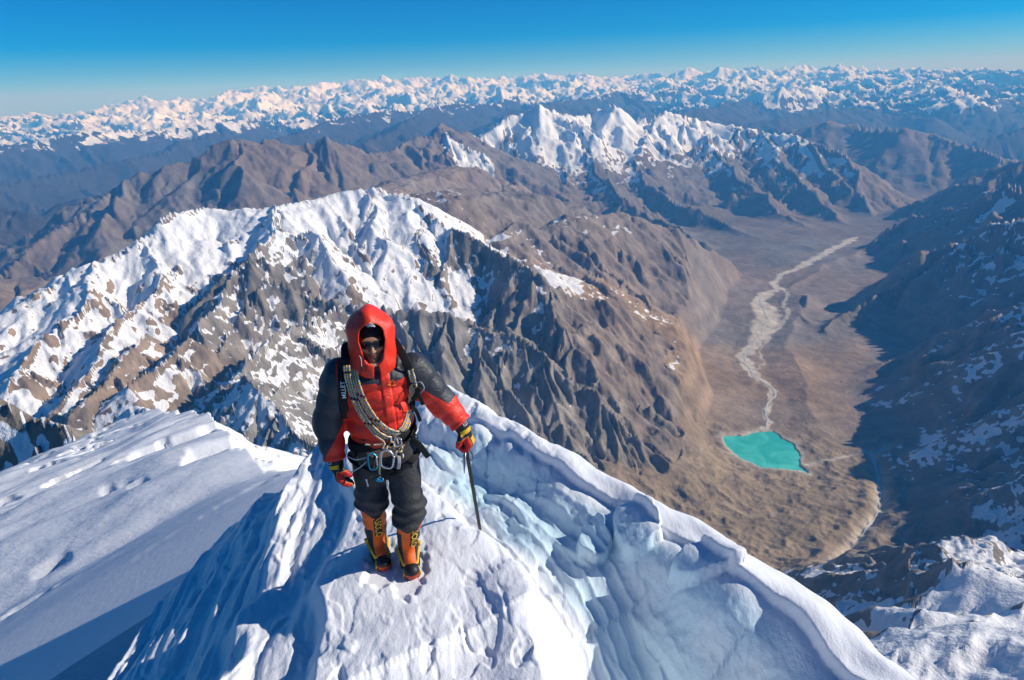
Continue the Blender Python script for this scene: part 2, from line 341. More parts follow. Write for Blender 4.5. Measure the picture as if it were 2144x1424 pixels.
for lam, amp in ((2600, 190), (1200, 105), (520, 52), (240, 30), (120, 17), (62, 9), (36, 5)):
    fade = smooth01(lam / cell, 3.0, 7.0)
    if lam > 1000: fade = fade * smooth01(Rg, lam * 4.5, lam * 9)
    if float(fade.max()) <= 0: continue
    sl = np.hypot(gx, gy) + 1e-5
    k = np.minimum(sl * 1.6, 1.0) / sl
    c, sv = erode(X / lam, Y / lam, -gy * k, gx * k)
    a = amp * fade * amp_g * nearfade * np.minimum(sl * 1.5, 1.0)
    ero = ero + a * (1 - 2 * np.sqrt(np.clip((1 - c) * 0.5, 0, 1)) + 0.25)
    gx = gx + a / lam * sv * 6.28 * (-gy * k) * 0.5; gy = gy + a / lam * sv * 6.28 * (gx * k) * 0.5
# rocky roughness
rough = (ridged(X / 420, Y / 420, 3, 77) - 0.6) * (60 + 70 * smooth01(Rg, 8000, 13000)) * smooth01(420 / cell, 3, 8) + (ridged(X / 150, Y / 150, 3, 81) - 0.6) * 26 * smooth01(150 / cell, 2.5, 6) + fbm(X / 60, Y / 60, 3, 78) * 14 * smooth01(60 / cell, 1.5, 4)
ff = smooth01(Rg, 28000, 38000); rough = rough + ff * ((ridged(X / 5200, Y / 5200, 2, 79) - 0.62) * 780 + (ridged(X / 1350, Y / 1350, 3, 80, 0.68) - 0.58) * 720)
Zm = Zm + ero + rough * amp_g * 0.8

# lake, cut into the valley floor
LAKE_Z = -2450.0
LAKE_PX = [(1513, 917), (1540, 912), (1555, 914), (1575, 909), (1602, 904), (1618, 907), (1632, 918), (1655, 930), (1670, 942), (1674, 950), (1668, 962), (1674, 976), (1687, 989), (1668, 984), (1640, 980), (1615, 979), (1590, 974), (1565, 966), (1545, 955), (1532, 940), (1524, 928)]
LAKE = np.array([ray(px, py)[:2] * (LAKE_Z / ray(px, py)[2]) for px, py in LAKE_PX])
def poly_sd(x, y, P):
    d = np.full(x.shape, 1e12); inside = np.zeros(x.shape, bool); n = len(P)
    for i in range(n):
        ax, ay = P[i]; bx, by = P[(i + 1) % n]; ex, ey = bx - ax, by - ay
        t = np.clip(((x - ax) * ex + (y - ay) * ey) / (ex * ex + ey * ey + 1e-9), 0, 1)
        d = np.minimum(d, (x - ax - t * ex) ** 2 + (y - ay - t * ey) ** 2)
        c = ((ay > y) != (by > y)) & (x < ex * (y - ay) / (ey + 1e-12) + ax); inside ^= c
    return np.where(inside, -1, 1) * np.sqrt(d)
def line_d(x, y, P):
    d = np.full(x.shape, 1e12); tt = np.zeros(x.shape); n = len(P)
    for i in range(n - 1):
        ax, ay = P[i][:2]; bx, by = P[i + 1][:2]; ex, ey = bx - ax, by - ay
        t = np.clip(((x - ax) * ex + (y - ay) * ey) / (ex * ex + ey * ey + 1e-9), 0, 1)
        q = (x - ax - t * ex) ** 2 + (y - ay - t * ey) ** 2; m = q < d; d[m] = q[m]; tt[m] = (i + t[m]) / (n - 1)
    return np.sqrt(d), tt
def on_floor(px, py):
    d = ray(px, py); r = 4000.0
    for _ in range(40): r = 0.5 * r + 0.5 * float(FLOORZ(r)) / d[2]
    return d * r
near = (Rg > 2300) & (Rg < 12500) & (Tg > RAD(8)) & (Tg < RAD(36))
lx, ly = X[near], Y[near]
sd = poly_sd(lx + 24 * fbm(lx / 110, ly / 110, 3, 8), ly + 24 * fbm(lx / 110, ly / 110, 3, 9), LAKE)
zl = Zm[near]
w = smooth01(sd, 420, 90); zl = zl * (1 - w) + w * (LAKE_Z + 5 + 0.06 * np.maximum(sd, 0) + 10 * fbm(lx / 120, ly / 120, 3, 21) * smooth01(sd, 0, 90))
zl = np.where(sd < 12, LAKE_Z - 12 + 1.2 * np.clip(sd, -30, 12), zl)
# moraine: hummocks and the two long lateral crests with a gully between
mor = smooth01(lx * 0 + Rg[near], 5200, 4300) * smooth01(zl - FLOORZ(Rg[near]), 220, 60)
zl = zl + mor * smooth01(sd, 10, 120) * (ridged(lx / 210 + ly / 500, ly / 160, 4, 22) - 0.55) * 42
CH = np.array([on_floor(px, py) for px, py in ((1862, 935), (1822, 948), (1838, 985), (1845, 1030), (1842, 1070), (1800, 1120), (1760, 1170), (1722, 1225))])
cd, ct = line_d(lx, ly, CH)
zl = zl - 30 * np.exp(-(cd / 34) ** 2) + 15 * np.exp(-((cd - 85) / 34) ** 2) * (0.6 + 0.8 * vnoise(lx / 90, ly / 90, 30))
rd0, rt0 = line_d(lx, ly, np.array([on_floor(px, py) for px, py in ((1601, 903), (1610, 850), (1575, 785), (1560, 750), (1590, 700), (1600, 650), (1600, 620), (1625, 592), (1672, 562), (1722, 535), (1790, 498), (1860, 455))]))
zl = np.minimum(zl, FLOORZ(Rg[near]) + 14 + 6 * fbm(lx / 200, ly / 200, 2, 29) + 0.16 * np.clip(rd0 - 150, 0, 330) + 1.5 * np.maximum(rd0 - 420, 0))
Zm[near] = zl
GRAV = np.zeros(Z.shape, np.float32)
g = np.exp(-(np.maximum(sd, 0) / 42) ** 2) * 0.85
g = np.maximum(g, np.exp(-(cd / 34) ** 2) * 0.75)
RIVER_PX = [(1601, 903, 16), (1608, 880, 16), (1600, 862, 20), (1612, 848, 22), (1622, 820, 26), (1598, 806, 30), (1572, 782, 40), (1556, 750, 62), (1580, 722, 66), (1592, 700, 95), (1610, 672, 130), (1600, 650, 120), (1588, 630, 70), (1602, 620, 60), (1630, 606, 45), (1618, 592, 45), (1640, 574, 45), (1672, 562, 50), (1700, 545, 60), (1722, 535, 60), (1750, 520, 60), (1790, 498, 60)]
RIVER = np.array([on_floor(a, b) for a, b, c in RIVER_PX]); RW = np.array([c for a, b, c in RIVER_PX], float)
rd, rt = line_d(lx + 48 * fbm(lx / 170, ly / 170, 2, 12), ly + 48 * fbm(lx / 170, ly / 170, 2, 13), RIVER)
rw = np.interp(rt, np.linspace(0, 1, len(RW)), RW)
g = np.maximum(g, smooth01(rd / rw, 1.35, 0.75))
ST = np.array([on_floor(a, b) for a, b in ((1690, 972), (1740, 968), (1790, 957), (1815, 946), (1850, 942))])
sdst, _ = line_d(lx + 12 * vnoise(lx / 50, ly / 50, 14), ly, ST); g = np.maximum(g, smooth01(sdst, 22, 8) * 0.8)
BR = np.array([on_floor(a, b) for a, b in ((1636, 604), (1650, 622), (1640, 640), (1652, 662), (1632, 690), (1612, 700))])
sdb, _ = line_d(lx + 25 * vnoise(lx / 90, ly / 90, 15), ly + 20 * vnoise(lx / 90, ly / 90, 16), BR); g = np.maximum(g, smooth01(sdb, 30, 14) * 0.95)
BR = np.array([on_floor(a, b) for a, b in ((1608, 712), (1590, 735), (1598, 760), (1585, 778), (1590, 800))])
sdb, _ = line_d(lx + 25 * vnoise(lx / 90, ly / 90, 17), ly + 20 * vnoise(lx / 90, ly / 90, 18), BR); g = np.maximum(g, smooth01(sdb, 16, 6) * 0.7)
GRAV[near] = g
MOR = np.zeros(Z.shape, np.float32); MOR[near] = mor * smooth01(lx * 0 + Tg[near], RAD(35), RAD(31))

# ground colours and where the snow lies
gx, gy = grads(Zm); slope = np.hypot(gx, gy)
SUNX, SUNY = math.sin(SUN_AZ), math.cos(SUN_AZ)
nrm = np.sqrt(1 + slope ** 2)
aspect = (-gx * SUNX - gy * SUNY) / nrm                       # + faces the sun
def blur(A, n):
    A = A.astype(np.float32).copy()
    for _ in range(n):
        B = A.copy(); B[1:-1] = (A[:-2] + 2 * A[1:-1] + A[2:]) / 4; A = B.copy(); A[:, 1:-1] = (B[:, :-2] + 2 * B[:, 1:-1] + B[:, 2:]) / 4
    return A
SN = np.array([R['snow'] for R in RIDGES] + [0]); snowline = blur(SN[ID], 8)
snowline = snowline - 850 * smooth01(-Tg, 0.12, 0.45) * smooth01(Rg, 33000, 40000)
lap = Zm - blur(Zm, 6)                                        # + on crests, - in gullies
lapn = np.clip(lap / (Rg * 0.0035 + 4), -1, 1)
n1 = fbm(X / 700, Y / 700, 4, 91); n2 = fbm(X / 130, Y / 130, 3, 92) * smooth01(130 / cell, 1.5, 4)
n3 = fbm(X / 4000, Y / 4000, 3, 93)
n4 = fbm(X / 380, Y / 380, 4, 96, 0.6) * smooth01(380 / cell, 2, 5)
snow = (Zm - snowline) / 420.0 + 0.4 * n1 + 0.45 * n2 + 0.42 * n4 - 0.10 - 0.55 * np.clip(ero / (0.011 * Rg + 8), -1, 1) - 1.0 * np.clip(aspect, -0.35, 0.7) - (1.7 * np.clip(slope - 0.66, 0, 1.0) + 0.75 * np.clip(slope - 0.55, 0, 0.6) * smooth01(Rg, 9000, 7500)) - 0.5 * lapn
far = smooth01(Rg, 32000, 38000)
snow = np.where(far > 0, snow * (1 - far) + far * ((Zm - snowline) / 330.0 + 0.5 * n3 + 0.3 * n1 - 0.8 * aspect - 2.3 * np.clip(slope - 0.42, 0, 0.8) + 0.22), snow)
snow = np.clip(snow * 0.5 + 0.5, 0, 1)
PAL = {0: (0.30, 0.205, 0.13), 1: (0.235, 0.20, 0.165), 2: (0.225, 0.175, 0.142), 3: (0.23, 0.178, 0.148), 4: (0.19, 0.145, 0.112), 5: (0.05, 0.043, 0.042), -1: (0.185, 0.165, 0.148)}
base = np.zeros(Z.shape + (3,), np.float32)
for kx, v in PAL.items(): base[ground == kx] = v
for c in range(3): base[..., c] = blur(base[..., c], 6)
scree = np.clip(smooth01(-lapn, -0.05, 0.5) * smooth01(slope, 0.9, 0.45) * smooth01(fbm(X / 500, Y / 500, 3, 95), -0.1, 0.5), 0, 1) * (amp_g > 0.3) * smooth01(Rg, 30000, 9000) * smooth01(Zm, -2350, -1900)
tan = np.array([0.42, 0.275, 0.155], np.float32)
base = base * (1 - 0.75 * scree[..., None]) + tan * 0.75 * scree[..., None]
big = fbm(X / 2300, Y / 2300, 3, 97)[..., None]; grey = base.mean(-1, keepdims=True) * np.array([1.02, 1.0, 0.98], np.float32)
base = base + (grey - base) * np.clip(0.35 + 0.6 * big, 0, 0.85)
band = np.sin((Zm + 0.35 * X * 0.2) / 26.0 + 3.0 * n1)[..., None] * smooth01(slope, 0.5, 0.9)[..., None] * smooth01(Rg, 9000, 5000)[..., None]
base = base * (1 + 0.16 * band)
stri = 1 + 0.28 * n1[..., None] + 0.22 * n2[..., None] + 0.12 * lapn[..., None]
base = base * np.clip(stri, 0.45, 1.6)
mt = np.array([0.285, 0.22, 0.15], np.float32) * (1 + 0.25 * n2[..., None]) * (1 + 0.15 * n1[..., None])
base = base * (1 - MOR[..., None]) + mt * MOR[..., None]
gv = np.array([0.56, 0.50, 0.42], np.float32) * (1 + 0.18 * n2[..., None])
base = base * (1 - GRAV[..., None]) + gv * GRAV[..., None]
base = np.clip(base, 0.015, 0.9)
snow = snow * (1 - np.clip(GRAV * 2, 0, 1))

def terrain_material():
    m = NT('mountain_ground'); P = m.coord()
    col = m.n('ShaderNodeAttribute', attribute_name='ground_colour').outputs['Color']
    sn = m.attr('snow_cover')
    a = m.noise(P, 1 / 160.0, 7, 0.62); b = m.noise(m.scalev(P, (1, 1, 0.25)), 1 / 24.0, 5, 0.6); c = m.noise(P, 1 / 900.0, 5, 0.6)
    var = m.math('MULTIPLY_ADD', a, 0.9, 0.55); var = m.math('MULTIPLY', var, m.math('MULTIPLY_ADD', b, 0.8, 0.6))
    vv = m.n('ShaderNodeCombineXYZ');
    for i in range(3): m.l(var, vv.inputs[i])
    mul = m.n('ShaderNodeMix', data_type='RGBA', blend_type='MULTIPLY'); mul.inputs[0].default_value = 1.0
    m.l(col, mul.inputs[6]); m.l(vv.outputs[0], mul.inputs[7])
    rm = m.n('ShaderNodeTexNoise', noise_type='RIDGED_MULTIFRACTAL'); m.l(m.scalev(P, (1, 1, 0.45)), rm.inputs['Vector']); rm.inputs['Scale'].default_value = 1 / 110.0; rm.inputs['Detail'].default_value = 6; rm.inputs['Roughness'].default_value = 0.6
    rmf = m.math('MULTIPLY', rm.outputs['Fac'], 0.5, clamp=True)
    s = m.math('ADD', sn, m.math('MULTIPLY_ADD', a, 0.55, -0.275)); s = m.math('ADD', s, m.math('MULTIPLY_ADD', b, 0.42, -0.21))
    s = m.math('SUBTRACT', s, m.math('MULTIPLY_ADD', rmf, 0.30, -0.12))
    mask = m.step(s, 0.47, 0.54)
    snowc = m.mix(m.step(c, 0.35, 0.65), (0.84, 0.85, 0.87, 1), (0.78, 0.79, 0.82, 1))
    full = m.mix(mask, mul.outputs[2], snowc)
    h = m.math('ADD', m.math('MULTIPLY', a, 1.0), m.math('ADD', m.math('MULTIPLY', b, 0.28), m.math('MULTIPLY', rmf, 0.9)))
    nor = m.bump(h, 0.75, 30.0)
    m.bsdf(full, 0.85, 0.1, nor)
    return m.m
MAT_MTN = terrain_material()

GRPS = {0: ('mountain', 'snow streaked rocky massif with dark pyramids behind the climber'), 1: ('mountain', 'brown bare shoulder sloping down to the river valley'), 2: ('mountain', 'long brown ridge behind the snowy massif'),
        3: ('mountain', 'group of white snow peaks in the middle distance'), 4: ('mountain', 'shadowed blue valley wall with snow streaked spurs'), 5: ('mountain', 'snow and rock flank below the summit ridge'),
        6: ('hills', 'hazy blue ridges below the far snowy range'), 7: ('mountain_range', 'far white mountain range along the horizon'), -1: ('valley_floor', 'grey and tan valley floor with moraine around the lake')}
GP = np.array([R['grp'] for R in RIDGES] + [-1]); grp = GP[ID]; grp[Z < FL] = -1
grp[(grp == -1) & (Rg > 17000)] = 6
idx = np.arange(NT_ * NR_).reshape(NR_, NT_)
quads = np.stack([idx[:-1, :-1], idx[:-1, 1:], idx[1:, 1:], idx[1:, :-1]], -1)[:, :, ::-1].reshape(-1, 4)
fg = grp[:-1, :-1].reshape(-1)
V = np.stack([X, Y, Zm], -1).reshape(-1, 3)
Nn = np.stack([-gx, -gy, np.ones_like(gx)], -1).reshape(-1, 3)
bc = np.concatenate([base, np.ones(base.shape[:2] + (1,), np.float32)], -1).reshape(-1, 4); sf = snow.reshape(-1)
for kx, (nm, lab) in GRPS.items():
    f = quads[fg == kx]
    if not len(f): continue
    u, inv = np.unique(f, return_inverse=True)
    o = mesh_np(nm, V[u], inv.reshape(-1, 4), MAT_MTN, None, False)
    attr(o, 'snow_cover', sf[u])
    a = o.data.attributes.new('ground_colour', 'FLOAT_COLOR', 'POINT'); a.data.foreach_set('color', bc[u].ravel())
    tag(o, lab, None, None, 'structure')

# water of the lake
mw = NT('lake_water'); pw = mw.coord()
cw = mw.mix(mw.step(mw.noise(pw, 1 / 190.0, 5, 0.6, 1.2), 0.3, 0.7), (0.03, 0.45, 0.38, 1), (0.11, 0.64, 0.54, 1))
ic = mw.step(mw.noise(pw, 1 / 26.0, 5, 0.7), 0.66, 0.72); cw = mw.mix(mw.math('MULTIPLY', ic, 0.6), cw, (0.5, 0.72, 0.66, 1))
mw.bsdf(cw, 0.35, 0.25)
bm = bmesh.new(); big = LAKE.mean(0) + (LAKE - LAKE.mean(0)) * 1.10
bm.faces.new([bm.verts.new((p[0], p[1], LAKE_Z)) for p in big]); bmesh.ops.triangulate(bm, faces=bm.faces[:])
me = bpy.data.meshes.new('lake'); bm.to_mesh(me); bm.free(); me.materials.append(mw.m)
lake = bpy.data.objects.new('lake', me); COL.objects.link(lake); tag(lake, 'turquoise glacier lake in the valley floor', None, None, 'structure')

# thread of the river, laid a little above its gravel
def terrain_z(x, y):
    r = math.hypot(x, y); t = math.atan2(x, y); i = min(max(np.searchsorted(RR, r) - 1, 0), NR_ - 2); j = min(max(np.searchsorted(TH, t) - 1, 0), NT_ - 2)
    u = (r - RR[i]) / (RR[i + 1] - RR[i]); v = (t - TH[j]) / (TH[j + 1] - TH[j])
    return (Zm[i, j] * (1 - u) + Zm[i + 1, j] * u) * (1 - v) + (Zm[i, j + 1] * (1 - u) + Zm[i + 1, j + 1] * u) * v
def ribbon(name, pts, width, mat, lift=3.0, wig=0.0, label=''):
    Q = []; S = 14
    for a, b in zip(pts[:-1], pts[1:]):
        for i in range(S): Q.append(np.array(a[:2]) + (np.array(b[:2]) - np.array(a[:2])) * i / S)
    Q.append(np.array(pts[-1][:2])); Q = np.array(Q)
    for _ in range(6): Q[1:-1] = (Q[:-2] + 2 * Q[1:-1] + Q[2:]) / 4
    Q[:, 0] += wig * vnoise(Q[:, 0] / 120, Q[:, 1] / 120, 5); Q[:, 1] += wig * vnoise(Q[:, 0] / 120 + 9, Q[:, 1] / 120, 6)
    T = np.gradient(Q, axis=0); T /= np.linalg.norm(T, axis=1)[:, None] + 1e-9; N = np.stack([-T[:, 1], T[:, 0]], 1)
    vs = []
    for q, n in zip(Q, N):
        for s in (-1, 1):
            p = q + n * s * width * 0.5; vs.append((p[0], p[1], max(terrain_z(p[0], p[1]), terrain_z(q[0], q[1])) + lift))
    n = len(Q); f = [(2 * i, 2 * i + 1, 2 * i + 3, 2 * i + 2) for i in range(n - 1)]
    o = mesh_np(name, vs, f, mat); tag(o, label, None, None, 'structure'); return o
mr = NT('river_water'); mr.bsdf(mr.mix(mr.noise(mr.coord(), 1 / 60.0, 4), (0.50, 0.50, 0.46, 1), (0.62, 0.58, 0.5, 1)), 0.4, 0.3)
ribbon('river', [tuple(p) for p in RIVER], 16, mr.m, 2.5, 26, 'pale braided river winding down the valley from the lake')
ribbon('river', [tuple(p) for p in CH[:6]], 13, mr.m, 2.5, 14, 'pale meltwater stream in the gully beside the lake')

# air
HZ = NT('haze_air'); pv = HZ.n('ShaderNodeVolumePrincipled'); HZ.t.links.new(pv.outputs[0], HZ.out.inputs['Volume'])
pv.inputs['Color'].default_value = (0.10, 0.44, 1.0, 1); pv.inputs['Density'].default_value = 1.0 / 33000; pv.inputs['Anisotropy'].default_value = 0.0
pv.inputs['Absorption Color'].default_value = (1, 1, 1, 1)
bm = bmesh.new(); bmesh.ops.create_cube(bm, size=1.0)
zlo, zhi = float(Zm.min()) - 30, float(Zm.max()) + 60
bmesh.ops.scale(bm, vec=(250000, 250000, zhi - zlo), verts=bm.verts); bmesh.ops.translate(bm, vec=(0, 0, (zhi + zlo) / 2), verts=bm.verts)
me = bpy.data.meshes.new('haze'); bm.to_mesh(me); bm.free(); me.materials.append(HZ.m)
hz = bpy.data.objects.new('haze', me); COL.objects.link(hz); tag(hz, 'thin blue air between the mountains', None, None, 'stuff')

# ------------------------------------------------------------------ the summit ridge under the climber (one snow sheet)
def P2(px, py, d): q = at(px, py, d); return (q[0], q[1])
RIM = np.array([P2(940, 812, 7.2), P2(1060, 868, 6.2), P2(1200, 940, 5.4), P2(1350, 1018, 4.75), P2(1500, 1098, 4.3), P2(1700, 1232, 3.8), P2(1900, 1390, 3.4), (2.35, 1.95), (2.75, 1.2), (3.1, 0.2), (3.3, -1.5)])
EDGE = np.concatenate([RIM, np.array([(-3.6, -1.5), (-3.2, 1.0), (-2.95, 3.3), (-3.0, 4.5), (-2.75, 5.6), (-2.2, 6.5), (-1.5, 7.05)])])
STH = np.radians(np.concatenate([np.linspace(-80, -46, 25, endpoint=False), np.linspace(-46, 47, 720, endpoint=False), np.linspace(47, 80, 25)]))
SRR = np.concatenate([np.geomspace(0.5, 2.3, 30, endpoint=False), np.geomspace(2.3, 8.2, 400, endpoint=False), np.geomspace(8.2, 24, 60, endpoint=False), np.geomspace(24, 110, 190, endpoint=False), np.geomspace(110, 330, 25)])
St, Sr = np.meshgrid(STH, SRR); SX = Sr * np.sin(St); SY = Sr * np.cos(St)
def soft(x, k): return k * np.logaddexp(0, np.maximum(x / k, -60))
FOOT_Z = -2.94
def snow_near(x, y):
    """height of the summit platform"""
    wob = 0.06 * vnoise(x / 0.5, y / 0.5, 201) + 0.025 * vnoise(x / 0.17, y / 0.17, 202)
    sd = poly_sd(x, y, EDGE) + wob * 0.8
    u, v = line_d(x, y, RIM)
    u = np.where(sd > 0, -u, u)
    z = FOOT_Z - 0.06 * (y - 3.5) + 0.30 * soft(1.9 - y, 0.3) - 0.12 * np.maximum(-x - 1.0, 0) ** 1.7
    inside = smooth01(-sd, -0.05, 0.25)
    # rim bank: a flight of soft steps from the rim down to the trough
    q = u + 0.10 * vnoise(v * 9, 0 * v, 210) + 0.02 * vnoise(v * 24, 0 * v + 2, 211) + 0.05 * fbm(x / 0.8, y / 0.8, 2, 212) + 0.007 * fbm(x / 0.05, y / 0.05, 2, 215)
    low = smooth01(v, 0.28, 0.60)                                   # grows towards the camera
    qr = 1.20 + 0.42 * low                                          # where the trough ends below the climber's track
    dr = 0.25 + 0.52 * low
    hump = 0.5 + 0.5 * vnoise(v * 14 + 3, 0 * v, 216)
    st = dr * (0.68 * smooth01(q, 0.34, 0.70 + 0.50 * low) + 0.16 * smooth01(q, 0.50, 0.68) + 0.16 * smooth01(q, 0.80, qr)) + 0.075 * smooth01(q, 0.27, 0.31) * (0.4 + 0.9 * hump)
    st = st + 0.05 * smooth01(q, 0.80, 0.84) * smooth01(vnoise(v * 12 + 7, 0 * v, 217), -0.2, 0.3)
    st = st - (dr + 0.085) * smooth01(q, qr - 0.04, qr + 0.24 + 0.10 * low)
    tilt = 0.10 * np.clip(q, -0.2, 0.27) - 0.10 * 0.27 * smooth01(q, 0.9, 1.6)
    z = z + (0.01 - st) * inside - tilt * inside
    z = z + 0.05 * np.exp(-((q - qr - 0.33) / 0.16) ** 2) * inside
    z = z + 0.085 * fbm(x / 0.62 + 2, y / 0.62, 2, 218) * smooth01(u, 0.05, 0.3) * smooth01(u, 1.25, 0.75)
    # thin wind lines in the trough
    for k in range(9):
        qj = 0.30 + 0.105 * k; aj = (0.012, 0.018, 0.010, 0.016, 0.020, 0.012, 0.018, 0.014, 0.016)[k]
        qq = u - (qr - 1.02) + 0.06 * fbm(x / 1.6, y / 1.6, 2, 220) + 0.016 * vnoise(v * 70, 0 * v + k, 221)
        z = z + aj * np.exp(-np.abs(qq - qj) / 0.020) * smooth01(v, 0.12, 0.26) * inside
    # wind-cut flutes on the left slope, running along the ridge
    lf = smooth01(-x, 1.0, 2.0); xs = x + 0.118 * (y - 4) + 0.06 * fbm(x / 1.3, y / 1.8, 2, 230)
    fl = ridged(xs / 0.46, y / 5.5, 2, 231, 0.5) - 0.55
    z = z + fl * 0.20 * lf + fbm(xs / 0.10, y / 2.6, 2, 232) * 0.030 * lf
    z = z - 0.22 * smooth01(-xs + 0.22 * fbm(y / 1.1, x * 0, 2, 233), 1.75, 2.0) - 0.12 * smooth01(-xs + 0.12 * fbm(y / 0.8, x * 0, 2, 234), 1.28, 1.38)
    # crust, lumps and small drift edges everywhere
    z = z + 0.022 * fbm(x / 0.8 + 0.2 * y, y / 1.4, 2, 240) + (0.003 + 0.004 * smooth01(-x, -0.6, 0.0)) * fbm(x / 0.11, y / 0.22, 3, 241)
    lump = smooth01(fbm((x * 0.8 + y * 0.6) / 0.12, (y * 0.8 - x * 0.6) / 0.34, 2, 242), 0.42, 0.66)
    z = z + lump * 0.010 * inside * smooth01(vnoise(x / 0.9, y / 0.9, 249), 0.0, 0.5)
    ed = fbm(x / 0.55 + 3, y / 0.8, 3, 243); z = z - (0.008 * smooth01(fbm((x + 0.3 * y) / 0.10, (y - 0.3 * x) / 0.34, 3, 248), 0.1, 0.45) + 0.014 * smooth01(ed, 0.22, 0.32) + 0.014 * smooth01(fbm(x / 0.21 + 8, y / 0.60, 2, 247), 0.30, 0.36)) * smooth01(-x, -0.7, 0.2)
    # broken snow shelves in the hollow on the right
    for (px, py, d, a, b, hgt) in ((1330, 1120, 4.25, 0.16, 0.26, 0.09), (1480, 1225, 3.85, 0.26, 0.13, 0.10), (1245, 1130, 4.2, 0.12, 0.20, 0.08)):
        c = P2(px, py, d); rr = np.hypot((x - c[0]) / a, (y - c[1]) / b) + 0.45 * fbm(x / 0.30, y / 0.30, 3, 244)
        z = z + hgt * smooth01(rr, 1.02, 0.92) * inside
    # over the edge
    so = soft(sd, 0.07)
    left = smooth01(-x, 0.5, 2.4)
    z = z - (1.9 - 0.7 * left) * so - 0.25 * left * soft(sd + 0.5, 0.3)
    wf = smooth01(np.hypot(x + 0.78, (y - 3.65) * 0.9), 0.75, 0.25); z = z * (1 - wf) + wf * (FOOT_Z + 0.05 + 0.3 * (z - FOOT_Z))
    # footprints trodden flat under the boots
    for fx, fy, a in BOOTS:
        w_ = smooth01(np.hypot((x - fx) / 0.085, (y - fy) / 0.19) + 0.3 * vnoise(x / 0.06, y / 0.06, 250), 1.5, 1.05); z = z * (1 - w_) + w_ * (FOOT_Z + 0.018)
    global ICE_SHADE_
    ICE_SHADE_ = smooth01(q, 0.30, 0.5) * smooth01(q, qr - 0.06, qr - 0.30) * smooth01(v, 0.02, 0.15) * inside  # inner face mask: icy crust plus blue shade put into the colour
    return z
BOOTS = [P2(803, 1192, 3.76) + (0,), P2(860, 1208, 3.64) + (0,)]
CREST = [np.array(p) for p in ((-1.2, 6.6, -3.9), at(560, 985, 16), at(455, 1005, 29), at(432, 962, 45), at(405, 915, 58), at(372, 880, 72), at(330, 868, 90), at(280, 850, 130))]
SPUR2 = [at(372, 880, 72), at(300, 925, 76), at(230, 970, 80), at(100, 1040, 84), at(0, 1085, 88), at(-200, 1170, 95)]
def snow_far(x, y):
    wx = x + 1.2 * vnoise(x / 9, y / 9, 301) * smooth01(np.hypot(x, y), 12, 40); wy = y + 1.2 * vnoise(x / 9 + 5, y / 9, 302) * smooth01(np.hypot(x, y), 12, 40)
    z = np.full(x.shape, -400.0)
    for L, sl, sr in ((CREST[:6], 0.29, 2.3), (CREST[5:], 1.0, 2.3), (SPUR2, 0.30, 0.9)):
        for a, b in zip(L[:-1], L[1:]):
            ex, ey = b[0] - a[0], b[1] - a[1]; t = np.clip(((wx - a[0]) * ex + (wy - a[1]) * ey) / (ex * ex + ey * ey), 0, 1)
            dx, dy = wx - a[0] - t * ex, wy - a[1] - t * ey; d = np.hypot(dx, dy); cr = ex * dy - ey * dx
            d = np.sqrt(d * d + 1.0) - 1.0
            h = a[2] + (b[2] - a[2]) * t - d * np.where(cr > 0, sl, sr) - np.where(cr > 0, 0.0035 * d * d, 0)
            z = np.maximum(z, h)
    r = np.hypot(x, y); k = smooth01(r, 10, 26)
    ax = x * 0.78 + y * 0.62; ay = y * 0.78 - x * 0.62
    z = z + k * (0.9 * fbm(x / 16, y / 16, 3, 310) + 0.28 * fbm(ax / 7.0, ay / 1.6, 3, 311) + 0.10 * fbm(ax / 2.2, ay / 0.5, 2, 313))
    pit = fbm(ax / 5.5, ay / 3.0, 3, 312); z = z - k * 0.75 * smooth01(pit, 0.30, 0.36) * smooth01(pit, 0.75, 0.40)
    return z
SZ = np.full(SX.shape, -500.0)
nm = Sr < 26
SZ[nm] = snow_near(SX[nm], SY[nm]); ICE_SHADE = np.zeros(SX.shape); ICE_SHADE[nm] = ICE_SHADE_
fm = Sr > 7.5
zf = snow_far(SX[fm], SY[fm]) - 0.4 * smooth01(Sr[fm], 12, 7.5)
zf = zf - 4.0 * Sr[fm] * smooth01(St[fm], RAD(-16), RAD(-6))
SZ[fm] = np.maximum(SZ[fm], zf)
def snow_z(x, y):
    return float(snow_near(np.array([x * 1.0]), np.array([y * 1.0]))[0])

ms = NT('wind_packed_snow'); ps = ms.coord()
g1 = ms.noise(ps, 95, 3, 0.6); g2 = ms.noise(ms.scalev(ps, (1, 0.45, 1)), 16, 5, 0.6); g3 = ms.noise(ps, 0.9, 4, 0.6)
dcam = ms.n('ShaderNodeVectorMath', operation='LENGTH'); ms.l(ps, dcam.inputs[0])
hb = ms.math('ADD', ms.math('MULTIPLY', g1, 0.35), ms.math('MULTIPLY', g2, 1.2))
nb = ms.bump(hb, 0.6, 0.014)
nb2 = ms.bump(ms.noise(ms.scalev(ps, (0.5, 1.2, 1)), 1.1, 6, 0.62), 0.35, 0.35, None)
far_ = ms.step(dcam.outputs['Value'], 9.0, 22.0)
mxn = ms.n('ShaderNodeMix', data_type='VECTOR'); ms.l(far_, mxn.inputs[0]); ms.l(nb, mxn.inputs[4]); ms.l(nb2, mxn.inputs[5])
cs = ms.mix(g3, (0.80, 0.82, 0.85, 1), (0.86, 0.87, 0.885, 1))
ice = ms.math('MULTIPLY', ms.attr('ice_shade'), ms.step(ms.noise(ps, 2.2, 4), 0.25, 0.6, 0.45, 1.0))  # partly glazed ice, partly blue shade painted into the colour
cs = ms.mix(ice, cs, (0.58, 0.78, 0.86, 1))  # cyan tint, partly glazed ice, partly the bank's blue shadow painted in
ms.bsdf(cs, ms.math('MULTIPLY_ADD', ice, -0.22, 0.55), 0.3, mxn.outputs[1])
MAT_SNOW = ms.m
